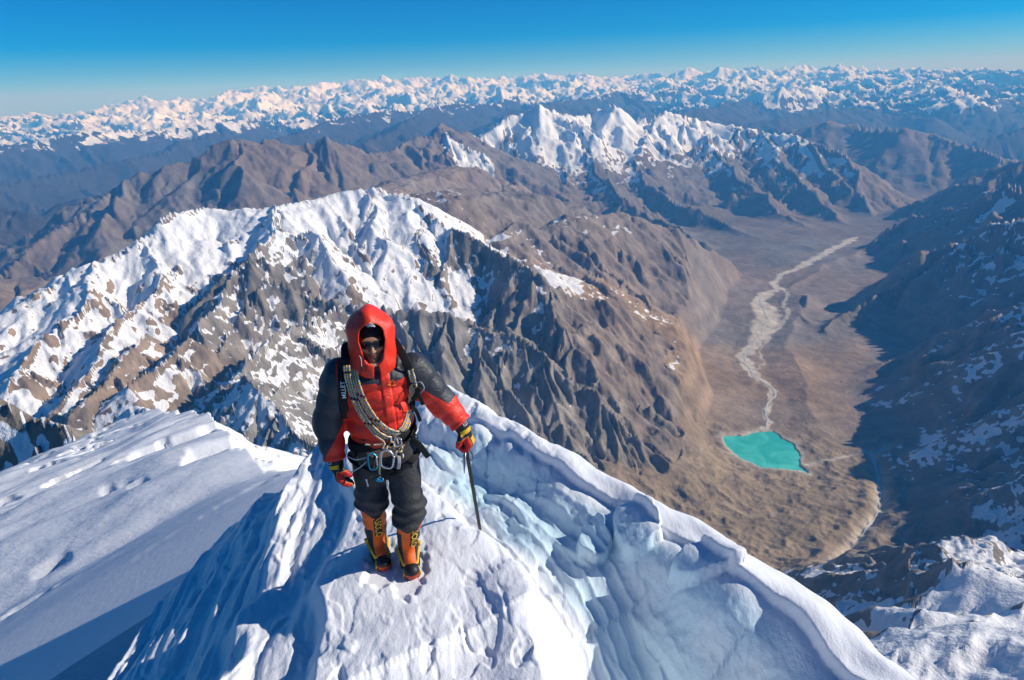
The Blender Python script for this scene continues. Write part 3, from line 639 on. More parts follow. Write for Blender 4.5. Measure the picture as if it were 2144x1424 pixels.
sidx = np.arange(SX.size).reshape(SX.shape)
sq = np.stack([sidx[:-1, :-1], sidx[:-1, 1:], sidx[1:, 1:], sidx[1:, :-1]], -1)[:, :, ::-1].reshape(-1, 4)
keep = SZ.reshape(-1)[sq].min(1) > -320
sq = sq[keep]; u_, inv_ = np.unique(sq, return_inverse=True)
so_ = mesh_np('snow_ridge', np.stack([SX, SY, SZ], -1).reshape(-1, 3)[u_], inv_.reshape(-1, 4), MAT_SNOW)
attr(so_, 'ice_shade', ICE_SHADE.reshape(-1)[u_])
tag(so_, 'wind carved white snow ridge the climber stands on', None, None, 'structure')

# ------------------------------------------------------------------ the climber
PD, PAZ = 3.75, RAD(-12.4)
PO = np.array([math.sin(PAZ) * PD, math.cos(PAZ) * PD, FOOT_Z])          # ground point between the boots
_px = np.array([math.cos(PAZ), -math.sin(PAZ), 0]); _py = np.array([math.sin(PAZ), math.cos(PAZ), 0])
def L(px, py, y=0.0):
    """photograph pixel -> point of the climber's own frame on the upright plane y"""
    d = ray(px, py); t = (PD + y) / float(d @ _py); q = d * t - PO
    return np.array([q @ _px, q @ _py, q[2]])
PROT = -PAZ * -1.0

def smin(a, b, k):
    h = np.clip(0.5 + 0.5 * (b - a) / k, 0, 1); return b + (a - b) * h - k * h * (1 - h)
def cone(p, a, b, ra, rb):
    """tapered capsule; returns distance and position along it"""
    a = np.asarray(a, float); b = np.asarray(b, float); ba = b - a; t = np.clip(((p - a) @ ba) / (ba @ ba), 0, 1)
    return np.linalg.norm(p - a - t[..., None] * ba, axis=-1) - (ra + (rb - ra) * t), t
def ell(p, c, r):
    q = (p - np.asarray(c)) / np.asarray(r); n = np.linalg.norm(q, axis=-1); return (n - 1) * min(r)
def box(p, c, h, r=0.0):
    q = np.abs(p - np.asarray(c)) - (np.asarray(h) - r); return np.linalg.norm(np.maximum(q, 0), axis=-1) + np.minimum(q.max(-1), 0) - r
def n3(p, f, seed):
    """cheap smooth wrinkle noise"""
    r = random.Random(seed); s = 0
    for i in range(5):
        k = np.array([r.uniform(-1, 1), r.uniform(-1, 1), r.uniform(-1, 1)]); k *= f * r.uniform(0.6, 1.6) / np.linalg.norm(k)
        s = s + np.sin(p @ k + r.uniform(0, 6.28))
    return s / 5 * 1.6
def nets(fn, lo, hi, h):
    """surface nets of a distance function -> verts, quads"""
    if isinstance(h, list): g = [np.asarray(a_, float) for a_ in h]; n = np.array([len(a_) for a_ in g])
    else:
        lo = np.array(lo, float); n = np.ceil((np.array(hi) - lo) / h).astype(int) + 1
        g = [lo[i] + h * np.arange(n[i]) for i in range(3)]
    D = np.empty(n, np.float32)
    for i in range(0, n[0], 24):
        p = np.stack(np.meshgrid(g[0][i:i + 24], g[1], g[2], indexing='ij'), -1); D[i:i + 24] = fn(p)
    S = D < 0
    c = np.zeros(n - 1, int)
    for i in (0, 1):
        for j in (0, 1):
            for k in (0, 1): c += S[i:n[0] - 1 + i, j:n[1] - 1 + j, k:n[2] - 1 + k]
    act = (c > 0) & (c < 8); ids = np.full(n - 1, -1, np.int64); A = np.argwhere(act); ids[act] = np.arange(len(A))
    acc = np.zeros((len(A), 3)); cnt = np.zeros(len(A))
    corners = [(i, j, k) for i in (0, 1) for j in (0, 1) for k in (0, 1)]
    for ca in corners:
        for ax in range(3):
            if ca[ax]: continue
            cb = list(ca); cb[ax] = 1
            da = D[A[:, 0] + ca[0], A[:, 1] + ca[1], A[:, 2] + ca[2]]; db = D[A[:, 0] + cb[0], A[:, 1] + cb[1], A[:, 2] + cb[2]]
            m = (da < 0) != (db < 0); t = np.where(m, da / np.where(m, da - db, 1), 0)
            pt = np.tile(np.array(ca, float), (len(A), 1)); pt[:, ax] = t
            acc[m] += pt[m]; cnt[m] += 1
    F_ = acc / np.maximum(cnt, 1)[:, None]
    V_ = np.stack([g[i][A[:, i]] * (1 - F_[:, i]) + g[i][A[:, i] + 1] * F_[:, i] for i in range(3)], -1)
    Q = []
    for ax in range(3):
        u, v = (ax + 1) % 3, (ax + 2) % 3
        sl0 = [slice(None)] * 3; sl1 = [slice(None)] * 3; sl0[ax] = slice(0, n[ax] - 1); sl1[ax] = slice(1, n[ax])
        e = S[tuple(sl0)] != S[tuple(sl1)]; E_ = np.argwhere(e)
        E_ = E_[(E_[:, u] > 0) & (E_[:, v] > 0) & (E_[:, u] < n[u] - 1) & (E_[:, v] < n[v] - 1)]
        inn = S[E_[:, 0], E_[:, 1], E_[:, 2]]
        def cid(du, dv):
            q = E_.copy(); q[:, u] -= du; q[:, v] -= dv; return ids[q[:, 0], q[:, 1], q[:, 2]]
        q = np.stack([cid(1, 1), cid(0, 1), cid(0, 0), cid(1, 0)], -1); q[~inn] = q[~inn][:, ::-1]; Q.append(q)
    return V_, np.concatenate(Q)
def sdf_obj(name, fn, lo, hi, h, mat, parent=None, attrs=None):
    v, q = nets(fn, lo, hi, h); o = mesh_np(name, v, q, mat, parent)
    if attrs:
        for k, f in attrs.items(): attr(o, k, f(v))
    return o

# --- cloth and gear materials
def cloth(name, col, rough=0.6, spec=0.3, wr=25, ws=0.35, wd=0.01, sheen=0.0):
    m = NT(name); p = m.objco(); n_ = m.noise(p, wr, 4, 0.6); c2 = tuple(min(1, x * 1.25 + 0.004) for x in col)
    c = m.mix(m.noise(p, 7, 3), col + (1,), c2 + (1,)); m.bsdf(c, rough, spec, m.bump(n_, ws, wd), **({'Sheen Weight': sheen} if sheen else {})); return m.m
def plain(name, col, rough=0.45, spec=0.4, metal=0.0):
    m = NT(name); p = m.objco(); c = m.mix(m.noise(p, 60, 3), tuple(x * 0.8 for x in col) + (1,), tuple(min(1, x * 1.12) for x in col) + (1,))
    m.bsdf(c, m.step(m.noise(p, 90, 3), 0.2, 0.8, rough * 0.8, min(1, rough * 1.25)), spec, None, metal); return m.m
M_BLACK = plain('black_nylon', (0.012, 0.012, 0.014), 0.55)
M_WEB = plain('black_webbing', (0.016, 0.016, 0.018), 0.7, 0.2)
M_GREYW = plain('grey_webbing', (0.42, 0.43, 0.46), 0.7, 0.2)
M_YEL = plain('yellow_strap', (0.75, 0.46, 0.015), 0.5)
M_STEEL = plain('steel', (0.30, 0.30, 0.31), 0.32, 0.5, 0.9)
M_ALU = plain('grey_alloy', (0.55, 0.56, 0.58), 0.3, 0.5, 0.9)
M_BLUEA = plain('blue_alloy', (0.02, 0.22, 0.42), 0.3, 0.5, 0.7)
M_TEAL = plain('teal_alloy', (0.02, 0.38, 0.48), 0.3, 0.5, 0.6)
M_WHITE = plain('white_print', (0.8, 0.8, 0.8), 0.6)
M_GOLD = plain('gold_print', (0.80, 0.50, 0.05), 0.5)
M_ORANGEP = plain('orange_print', (0.80, 0.30, 0.04), 0.5)
M_LENS = plain('dark_lens', (0.006, 0.006, 0.008), 0.08, 0.6)
M_OLIVE = plain('olive_fabric', (0.16, 0.14, 0.03), 0.7, 0.2)

# skin
mk = NT('skin'); pk = mk.objco(); kc = mk.mix(mk.noise(pk, 14, 4), (0.34, 0.17, 0.105, 1), (0.42, 0.22, 0.14, 1))
stub = mk.math('MULTIPLY', mk.attr('stubble'), mk.step(mk.noise(pk, 260, 2), 0.35, 0.65, 0.35, 0.9)); kc = mk.mix(stub, kc, (0.05, 0.035, 0.03, 1))
kc = mk.mix(mk.attr('lips'), kc, (0.23, 0.08, 0.06, 1)); mk.bsdf(kc, 0.48, 0.35, mk.bump(mk.noise(pk, 180, 2), 0.2, 0.002))
M_SKIN = mk.m

# joints, read off the figure
SHL, ELL, WRL = L(694, 792, 0.03), L(687, 880, 0.05), L(700, 958, -0.02)
SHR, ELR, WRR = L(884, 776, 0.03), L(925, 842, 0.02), L(963, 884, -0.04)
HDL, HDR = L(711, 1000, -0.05), L(984, 926, -0.06)
HIPL, HIPR = np.array([-0.085, 0.02, 0.90]), np.array([0.095, 0.02, 0.90])
ANL = L(795, 1168, 0.13); ANR = L(858, 1180, 0.0); TOL = L(810, 1206, -0.06); TOR = L(866, 1224, -0.18)
KNL = L(778, 1045, 0.02); KNR = L(856, 1052, -0.08)
ANL[2] = 0.13; ANR[2] = 0.13
HC = L(777, 712, 0.0)                                            # middle of the head
person_rot = (0, 0, -PAZ)

# --- body: one continuous skin
hz_, hx_ = HC[2], HC[0]
FY = -0.055                                                     # face plane offset
def head_sdf(p):
    d = ell(p, (hx_, 0.035, hz_ + 0.025), (0.076, 0.097, 0.105))
    d = smin(d, ell(p, (hx_, -0.015, hz_ - 0.055), (0.060, 0.068, 0.072)), 0.04)              # jaw
    d = smin(d, ell(p, (hx_, -0.070, hz_ - 0.104), (0.022, 0.018, 0.018)), 0.022)              # chin
    d = smin(d, ell(p, (hx_, -0.072, hz_ + 0.022), (0.052, 0.016, 0.014)), 0.02)               # brow
    n_, _ = cone(p, (hx_, -0.078, hz_ + 0.008), (hx_, -0.108, hz_ - 0.034), 0.009, 0.013); d = smin(d, n_, 0.012)
    for s in (-1, 1):
        d = smin(d, ell(p, (hx_ + s * 0.012, -0.095, hz_ - 0.037), (0.010, 0.011, 0.008)), 0.008)    # nostrils
        d = smin(d, ell(p, (hx_ + s * 0.042, -0.058, hz_ - 0.028), (0.024, 0.022, 0.020)), 0.02)     # cheeks
        d = smin(d, ell(p, (hx_ + s * 0.077, 0.045, hz_ - 0.005), (0.012, 0.020, 0.030)), 0.008)     # ears
        d = -smin(-d, ell(p, (hx_ + s * 0.031, -0.092, hz_ + 0.004), (0.017, 0.014, 0.011)), 0.01)   # eye sockets
        d = smin(d, ell(p, (hx_ + s * 0.031, -0.070, hz_ + 0.004), (0.013, 0.013, 0.012)), 0.004)    # eyes
    d = smin(d, ell(p, (hx_, -0.082, hz_ - 0.062), (0.026, 0.011, 0.006)), 0.007)              # upper lip
    d = smin(d, ell(p, (hx_, -0.080, hz_ - 0.073), (0.022, 0.012, 0.007)), 0.006)              # lower lip
    d = -smin(-d, -(-ell(p, (hx_, -0.098, hz_ - 0.0675), (0.024, 0.012, 0.0025))), 0.003)
    return d
def curl_dirs(ax, toward, a): return ax * math.cos(a) + toward * math.sin(a)
def hand_chain(W, Hc, curls, out, toward, ln_scale=1.0):
    """list of chains [(points, radii)] for palm, fingers, thumb"""
    W = np.asarray(W, float); Hc = np.asarray(Hc, float); ax = (Hc - W) / np.linalg.norm(Hc - W); tw = toward - ax * (toward @ ax); tw = tw / np.linalg.norm(tw)
    side = np.cross(ax, tw); side = side if side @ out > 0 else -side
    C = []
    for o in (0.024, 0.0, -0.022): C.append(([W + ax * 0.0 + side * o * 0.6, Hc + side * o], [0.023, 0.020]))
    for o, ln, dc in ((0.034, 0.076, 0.0), (0.011, 0.086, 0.05), (-0.012, 0.080, 0.1), (-0.034, 0.062, 0.15)):
        p = Hc + side * o; pts = [p - ax * 0.02, p]; a = 0.0
        for f, c in zip((0.44, 0.31, 0.25), curls):
            a += c + dc * 0.5; pts.append(pts[-1] + curl_dirs(ax, tw, a) * ln * f * ln_scale)
        C.append((pts, [0.0115, 0.0115, 0.0105, 0.0098, 0.0085]))
    t0 = W + ax * 0.03 + side * 0.022 + tw * 0.006; t1 = t0 + (ax * 0.55 + side * 0.7 + tw * 0.35) * 0.045; t2 = t1 + (ax * 0.75 + side * 0.1 + tw * 0.65) * 0.034; t3 = t2 + (ax * 0.7 - side * 0.15 + tw * 0.7) * 0.024
    C.append(([t0, t1, t2, t3], [0.015, 0.0135, 0.0115, 0.0095]))
    return C, ax, side, tw
CH_L, axL, sdL, twL = hand_chain(WRL + (HDL - WRL) * 0.15, HDL, (0.45, 0.45, 0.35), np.array([0.4, -1.0, 0.0]), np.array([1.0, 0.15, 0.0]))
CH_R, axR, sdR, twR = hand_chain(WRR + (HDR - WRR) * 0.2, HDR, (0.75, 0.95, 0.7), np.array([-1.0, -0.5, 0.0]), np.array([-0.35, 0.15, -1.0]))
def chain_sdf(p, C, grow, k=0.006):
    d = None
    for pts, rad in C:
        for i in range(len(pts) - 1):
            e, _ = cone(p, pts[i], pts[i + 1], rad[i] + grow, rad[i + 1] + grow); d = e if d is None else smin(d, e, k)
    return d
def body_sdf(p):
    d = head_sdf(p)
    def add(a, b, ra, rb, k=0.04):
        nonlocal d; e, _ = cone(p, a, b, ra, rb); d = smin(d, e, k)
    nk = np.array([hx_, 0.04, hz_ - 0.06]); ch = np.array([0.0, 0.05, 1.33]); pv_ = np.array([0.005, 0.03, 0.95])
    add(nk, (0, 0.05, 1.42), 0.052, 0.06, 0.03); add((-0.07, 0.05, 1.30), (0.07, 0.05, 1.30), 0.115, 0.115); add(ch, pv_, 0.125, 0.115); add((-0.06, 0.03, 0.95), (0.07, 0.03, 0.95), 0.10, 0.10)
    for S_, E_, W_ in ((SHL, ELL, WRL), (SHR, ELR, WRR)):
        add(S_ * 0.9 + np.array([0, 0.004, 0.13]), S_ * 0.97, 0.05, 0.055); add(S_ * 0.97, E_, 0.052, 0.040, 0.02); add(E_, W_, 0.040, 0.027, 0.02)
    d = smin(d, chain_sdf(p, CH_L, -0.002), 0.012); d = smin(d, chain_sdf(p, CH_R, -0.002), 0.012)
    for H_, K_, A_, T_ in ((HIPL, KNL, ANL, TOL), (HIPR, KNR, ANR, TOR)):
        add(H_, K_, 0.085, 0.055, 0.05); add(K_, A_, 0.052, 0.036, 0.03); hl = A_ * 1.0; hl[2] = 0.06; tt = T_ * 1.0; tt[2] = 0.05; tt = hl + (tt - hl) * 0.62; add(hl, tt, 0.030, 0.024, 0.02)
    return d
def axis(segs):
    """[(start, stop, step), ...] -> knots"""
    return np.concatenate([np.arange(a, b, h) for a, b, h in segs])
person = sdf_obj('person', body_sdf, None, None, [axis([(-0.47, hx_ - 0.09, 0.011), (hx_ - 0.09, hx_ + 0.09, 0.0036), (hx_ + 0.09, 0.66, 0.011)]), axis([(-0.32, -0.12, 0.009), (-0.12, 0.0, 0.0036), (0.0, 0.36, 0.009)]), axis([(-0.01, 0.76, 0.014), (0.76, 1.0, 0.009), (1.0, 1.42, 0.014), (1.42, 1.82, 0.0036)])], M_SKIN, None,
    {'stubble': lambda v: smooth01(hz_ - 0.02 - v[:, 2], 0.0, 0.05) * smooth01(v[:, 2], 1.40, 1.45) * smooth01(-v[:, 1], -0.06, 0.0) * smooth01(np.abs(v[:, 0] - hx_) * 0.5 - (v[:, 2] - hz_ + 0.055), -0.012, 0.012) * 0.75,
     'lips': lambda v: smooth01(np.abs(v[:, 2] - hz_ + 0.067), 0.016, 0.010) * smooth01(np.abs(v[:, 0] - hx_), 0.032, 0.024) * smooth01(-v[:, 1], 0.06, 0.075)})
tag(person, 'mountaineer in a red and black hooded down jacket on the snow ridge', 'person')
person.location = PO; person.rotation_euler = person_rot

# --- jacket: quilted torso and sleeves
def arm_pts(S_, E_, W_): return S_, E_, W_
def torso_r(z):
    rx = np.interp(z, [0.90, 0.98, 1.10, 1.25, 1.38, 1.46, 1.53], [0.165, 0.185, 0.205, 0.215, 0.215, 0.155, 0.085]); ry = np.interp(z, [0.90, 0.98, 1.10, 1.25, 1.38, 1.46, 1.53], [0.135, 0.155, 0.165, 0.165, 0.155, 0.125, 0.085]); return rx, ry
def puff(t, n, a): return a * (np.abs(np.sin(t * n * math.pi)) - 0.6)
def jacket_sdf(p):
    x, y, z = p[..., 0], p[..., 1], p[..., 2]
    rx, ry = torso_r(z); zz = z + 0.05 * np.abs(x) - 0.03 * y
    pf = puff((zz - 0.90) / 0.105, 1.0, 0.014) + 0.006 * n3(p, 38, 3)
    d = (np.sqrt((x / rx) ** 2 + ((y - 0.05) / ry) ** 2) - 1) * np.minimum(rx, ry) * 0.95 - pf
    hem = 0.955 + 0.25 * np.maximum(x, 0) - 0.10 * np.maximum(-x - 0.05, 0) * 0 + 0.02 * np.sin(x * 26)
    d = np.maximum(d, hem - z); d = np.maximum(d, z - 1.53)
    for S_, E_, W_, sd_ in ((SHL, ELL, WRL, 1), (SHR, ELR, WRR, 2)):
        S0 = S_ * np.array([0.80, 1, 1]) + np.array([0, 0.01, 0.015])
        a, ta = cone(p, S0, E_, 0.104, 0.090); b, tb = cone(p, E_, W_ + (W_ - E_) * 0.06, 0.090, 0.066)
        a = a - puff(ta, 2.6, 0.010); b = b - puff(tb, 2.4, 0.009)
        e = smin(a, b, 0.02) - 0.005 * n3(p, 45, 5 + sd_)
        ax_ = (W_ - E_) / np.linalg.norm(W_ - E_); e = np.maximum(e, (p - W_) @ ax_ - 0.012)
        d = smin(d, e, 0.035)
    zip_ = np.abs(x - hx_ - 0.055 + (z - 1.3) * 0.03); d = d - 0.007 * smooth01(zip_, 0.030, 0.022) * (y < 0) * smooth01(z, 1.0, 1.05)
    d = d + 0.006 * smooth01(np.abs(zip_ - 0.030), 0.006, 0.0) * (y < 0)
    return d
def jacket_black(v):
    """1 where the cloth is black: shoulders, upper sleeves"""
    x, y, z = v[:, 0], v[:, 1], v[:, 2]
    yoke = smooth01(z - 1.345 - 0.10 * np.maximum(x, 0) - 0.02 * (x < hx_), -0.004, 0.004)
    zip_ = np.abs(x - hx_ - 0.055 + (z - 1.3) * 0.03); yoke = yoke * np.where((y < 0.05) & (x > hx_), smooth01(zip_, 0.024, 0.030), 1.0)
    out = yoke
    for S_, E_, W_, k in ((SHL, ELL, WRL, 0), (SHR, ELR, WRR, 1)):
        a, ta = cone(v, S_, E_, 0.09, 0.08); b, tb = cone(v, E_, W_, 0.08, 0.06); on = np.minimum(a, b) < 0.04; far_arm = (np.abs(x) > (0.205 if k == 0 else 0.23))
        t = np.where(a < b, ta * 0.5, 0.5 + tb * 0.5)
        if k == 0: f = smooth01(0.80 + (-x - 0.29) * 3.2 - t, -0.02, 0.02) * smooth01(-x - 0.215 - 0.10 * (z - 1.15) * 0, -0.006, 0.006)
        else:
            lat = (x - 0.30) * 0.75 + (z - 1.33) * 0.95 + 0.055            # upper outer side of the sleeve
            f = smooth01(lat + 0.030, -0.008, 0.008) * smooth01(0.52 - t + lat * 1.0, -0.02, 0.02)
        out = np.where(on & far_arm, f, out)
    return out
mj = NT('down_jacket'); pj = mj.objco()
fine = mj.noise(mj.scalev(pj, (1, 1, 1.6)), 34, 5, 0.65, 0.6)
jc = mj.mix(mj.step(mj.attr('black_cloth'), 0.45, 0.55), mj.mix(mj.noise(pj, 9, 3), (0.78, 0.026, 0.012, 1), (0.86, 0.045, 0.018, 1)), mj.mix(mj.noise(pj, 9, 3), (0.026, 0.029, 0.037, 1), (0.046, 0.05, 0.06, 1)))
mj.bsdf(jc, 0.42, 0.4, mj.bump(fine, 0.5, 0.014))
jacket = sdf_obj('jacket', jacket_sdf, (-0.46, -0.22, 0.88), (0.60, 0.30, 1.58), 0.0068, mj.m, person, {'black_cloth': jacket_black})
jacket['label'] = 'quilted red down jacket with black shoulders'
# --- hood
def hood_sdf(p):
    x, y, z = p[..., 0] - hx_, p[..., 1], p[..., 2]
    q = np.stack([x, y, z], -1)
    o = ell(q, (0, 0.035, hz_ + 0.030), (0.126, 0.150, 0.158)); c, _ = cone(q, (0.0, 0.02, hz_ - 0.02), (0.0, 0.015, hz_ - 0.135), 0.122, 0.137)
    o = smin(o, ell(q, (0, 0.035, hz_ + 0.062), (0.122, 0.142, 0.112)), 0.03); o = smin(o, c, 0.05); o = np.maximum(o, (hz_ - 0.175) - z - 0.25 * np.maximum(-y - 0.02, 0) + 0.10 * np.abs(x))
    o = o - 0.005 * n3(p, 40, 21) - 0.006 * np.cos(x * 42) * smooth01(z, hz_, hz_ + 0.1)
    i_ = smin(ell(q, (0, 0.02, hz_ + 0.022), (0.096, 0.122, 0.132)), cone(q, (0, 0.01, hz_ - 0.02), (0, 0.01, hz_ - 0.2), 0.092, 0.10)[0], 0.05)
    f, _ = cone(q, (0.004, -0.16, hz_ + 0.035), (0.004, -0.16, hz_ - 0.062), 0.066, 0.050)
    fy = np.linalg.norm(np.stack([x - 0.004, np.zeros_like(x), z - np.clip(z, hz_ - 0.062, hz_ + 0.058)], -1), axis=-1) - np.interp(z, [hz_ - 0.062, hz_ + 0.03, hz_ + 0.058], [0.052, 0.070, 0.066]); fy = np.maximum(fy, y + 0.035)
    slit = np.maximum(np.abs(x - 0.012) - 0.012 - 0.10 * np.maximum(hz_ - 0.11 - z, 0), np.maximum(y, z - hz_ + 0.08))
    d = np.maximum(o, -i_); d = -smin(-d, fy, 0.012); d = np.maximum(d, -slit)
    rim = np.abs(fy + 0.0) - 0.010
    return d
mh = NT('hood_cloth'); ph = mh.objco(); mh.bsdf(mh.mix(mh.noise(ph, 9, 3), (0.80, 0.030, 0.012, 1), (0.88, 0.05, 0.02, 1)), 0.40, 0.4, mh.bump(mh.noise(mh.scalev(ph, (1.4, 1.4, 0.6)), 30, 5, 0.62, 0.8), 0.5, 0.014))
hood = sdf_obj('hood', hood_sdf, (hx_ - 0.16, -0.17, hz_ - 0.22), (hx_ + 0.16, 0.21, hz_ + 0.235), 0.0052, mh.m, person)

# --- woollen cap and sunglasses
def cap_sdf(p):
    o = ell(p, (hx_, 0.035, hz_ + 0.025), (0.083, 0.105, 0.113)); i_ = ell(p, (hx_, 0.035, hz_ + 0.025), (0.076, 0.097, 0.105))
    return np.maximum(np.maximum(o, -i_), hz_ + 0.034 - p[..., 2] + 0.12 * (p[..., 1] - 0.0))
cap = sdf_obj('knit_cap', cap_sdf, (hx_ - 0.10, -0.09, hz_ + 0.0), (hx_ + 0.10, 0.16, hz_ + 0.15), 0.0045, cloth('black_knit', (0.014, 0.014, 0.016), 0.85, 0.1, 120, 0.6, 0.004), person)
def lens_fn(p):
    o = ell(p, (hx_, 0.01, hz_ + 0.004), (0.084, 0.112, 0.10)); i_ = ell(p, (hx_, 0.01, hz_ + 0.004), (0.079, 0.107, 0.095))
    d = np.maximum(o, -i_); zc = p[..., 2] - hz_ - 0.003; ax_ = np.abs(p[..., 0] - hx_)
    d = np.maximum(d, np.abs(zc - 0.003 * np.cos(ax_ * 60)) - np.interp(ax_, [0.0, 0.012, 0.035, 0.07], [0.010, 0.019, 0.024, 0.014])); return np.maximum(d, p[..., 1] + 0.02)
glasses = sdf_obj('sunglasses', lens_fn, (hx_ - 0.09, -0.12, hz_ - 0.04), (hx_ + 0.09, 0.0, hz_ + 0.05), 0.0032, M_LENS, person)

# --- tubes, straps, lettering
def tube(name, pts, r, mat, parent=None, seg=8, sub=4, closed=False, cap=True, flat=None, up=None):
    """round (or flat strap, flat = (width, thickness)) sweep through smoothed points"""
    P = np.array(pts, float)
    Q = []
    n = len(P); rng_ = range(n if closed else n - 1)
    for i in rng_:
        p0 = P[(i - 1) % n] if (closed or i > 0) else P[i]; p1 = P[i]; p2 = P[(i + 1) % n]; p3 = P[(i + 2) % n] if (closed or i + 2 < n) else P[min(i + 1, n - 1)]
        for k in range(sub):
            t = k / sub; Q.append(0.5 * ((2 * p1) + (-p0 + p2) * t + (2 * p0 - 5 * p1 + 4 * p2 - p3) * t * t + (-p0 + 3 * p1 - 3 * p2 + p3) * t ** 3))
    if not closed: Q.append(P[-1])
    Q = np.array(Q); m = len(Q)
    T = np.roll(Q, -1, 0) - np.roll(Q, 1, 0)
    if not closed: T[0] = Q[1] - Q[0]; T[-1] = Q[-1] - Q[-2]
    T /= np.linalg.norm(T, axis=1)[:, None] + 1e-12
    N = np.zeros_like(T); ref = np.array(up if up is not None else (0, -1.0, 0.15)); v0 = ref - T[0] * (ref @ T[0]); N[0] = v0 / (np.linalg.norm(v0) + 1e-9)
    for i in range(1, m):
        base_ = ref if up is not None else N[i - 1]
        v = base_ - T[i] * (base_ @ T[i]); N[i] = v / (np.linalg.norm(v) + 1e-9)
    B = np.cross(T, N); s = np.concatenate([[0], np.cumsum(np.linalg.norm(np.diff(Q, axis=0), axis=1))])
    rr = np.interp(np.linspace(0, 1, m), np.linspace(0, 1, len(r)), r) if hasattr(r, '__len__') else np.full(m, r)
    vs = []; sa = []; aa = []
    for i in range(m):
        for k in range(seg):
            a = 2 * math.pi * (k + 0.5) / seg; c, sn = math.cos(a), math.sin(a)
            if flat: c = math.copysign(abs(c) ** 0.35, c) * flat[1] / 2; sn = math.copysign(abs(sn) ** 0.35, sn) * flat[0] / 2
            else: c *= rr[i]; sn *= rr[i]
            vs.append(Q[i] + N[i] * c + B[i] * sn); sa.append(s[i]); aa.append(a)
    f = []
    for i in range(m if closed else m - 1):
        j = (i + 1) % m
        for k in range(seg): k2 = (k + 1) % seg; f.append((i * seg + k, i * seg + k2, j * seg + k2, j * seg + k))
    if cap and not closed:
        c0 = len(vs); vs.append(Q[0]); sa.append(0); aa.append(0); c1 = len(vs); vs.append(Q[-1]); sa.append(s[-1]); aa.append(0)
        for k in range(seg): k2 = (k + 1) % seg; f.append((k2, k, c0, c0)); f.append(((m - 1) * seg + k, (m - 1) * seg + k2, c1, c1))
        me = bpy.data.meshes.new(name); me.from_pydata([tuple(v) for v in vs], [], [tuple(dict.fromkeys(q)) for q in f]); me.update()
        me.polygons.foreach_set('use_smooth', np.ones(len(me.polygons), bool)); me.materials.append(mat); o = bpy.data.objects.new(name, me); COL.objects.link(o); o.parent = parent
    else: o = mesh_np(name, vs, f, mat, parent)
    attr(o, 'along', sa); attr(o, 'around', aa)
    return o
def word(name, txt, size, M, mat, parent, ext=0.001, bold=0.0, target=None, depth=0.003):
    """flat lettering as a mesh, placed by matrix M (x along the word, z out of the cloth), pressed on to target"""
    cu = bpy.data.curves.new(name, 'FONT'); cu.body = txt; cu.size = size; cu.extrude = ext; cu.offset = bold; cu.align_x = 'CENTER'; cu.align_y = 'CENTER'; cu.resolution_u = 3
    o = bpy.data.objects.new(name, cu); COL.objects.link(o); dg = bpy.context.evaluated_depsgraph_get()
    me = bpy.data.meshes.new_from_object(o.evaluated_get(dg)); bpy.data.objects.remove(o)
    v = np.empty(len(me.vertices) * 3); me.vertices.foreach_get('co', v); v = v.reshape(-1, 3)
    M = np.array(M); w = v @ M[:3, :3].T + M[:3, 3]
    if target is not None: w = press(w, target, M[:3, 2], depth, v[:, 2])
    me.vertices.foreach_set('co', w.ravel()); me.update(); me.materials.clear(); me.materials.append(mat)
    ob = bpy.data.objects.new(name, me); COL.objects.link(ob); ob.parent = parent; return ob
from mathutils.bvhtree import BVHTree
_bvh = {}
def tree(o):
    if o.name not in _bvh:
        me = o.data; _bvh[o.name] = BVHTree.FromPolygons([v.co[:] for v in me.vertices], [p.vertices[:] for p in me.polygons])
    return _bvh[o.name]
def press(w, target, nrm, depth, h):
    t = tree(target); out = w.copy(); n_ = Vector(nrm)
    for i, q in enumerate(w):
        hit = t.ray_cast(Vector(q) + n_ * 0.2, -n_, 0.45)
        if hit[0] is not None: out[i] = np.array(hit[0]) + np.array(nrm) * (depth + h[i])
    return out
def onto(target, p, nrm=(0, -1, 0), lift=0.004):
    n_ = Vector(nrm).normalized(); hit = tree(target).ray_cast(Vector(p) + n_ * 0.4, -n_, 0.8)
    return (np.array(hit[0]) + np.array(n_) * lift) if hit[0] is not None else np.array(p, float)
def frame(o, x, n):
    x = np.array(x, float); n = np.array(n, float); n /= np.linalg.norm(n); x = x - n * (x @ n); x /= np.linalg.norm(x); y = np.cross(n, x)
    M = np.eye(4); M[:3, 0] = x; M[:3, 1] = y; M[:3, 2] = n; M[:3, 3] = o; return M

# --- trousers
def trouser_sdf(p):
    x, y, z = p[..., 0], p[..., 1], p[..., 2]
    d, _ = cone(p, (-0.055, 0.045, 0.985), (0.065, 0.045, 0.995), 0.125, 0.125)
    for H_, K_, A_, hemz, sd_ in ((HIPL, KNL, ANL, 0.455, 1), (HIPR, KNR, ANR, 0.365, 2)):
        low = K_ + (A_ - K_) * 0.30
        a, _ = cone(p, H_ + np.array([0, 0.02, 0.0]), K_, 0.112, 0.092); b, tb = cone(p, K_, low, 0.094, 0.104)
        e = smin(a, b, 0.04) - 0.010 * n3(p * np.array([1, 1, 1.6]), 32, 40 + sd_) * smooth01(z, 0.8, 0.55) - 0.008 * np.sin(z * 95 + x * 22 + 2 * n3(p, 14, 50 + sd_)) * smooth01(z, 0.66, 0.48)
        e = np.maximum(e, hemz + 0.03 * np.sin(x * 30 + sd_) - z); d = smin(d, e, 0.03)
    d = d - 0.004 * n3(p, 45, 44)
    return np.maximum(d, z - 1.03)
trousers = sdf_obj('trousers', trouser_sdf, (-0.26, -0.26, 0.30), (0.27, 0.24, 1.06), 0.0072, cloth('charcoal_softshell', (0.032, 0.032, 0.035), 0.62, 0.3, 40, 0.55, 0.012), person)
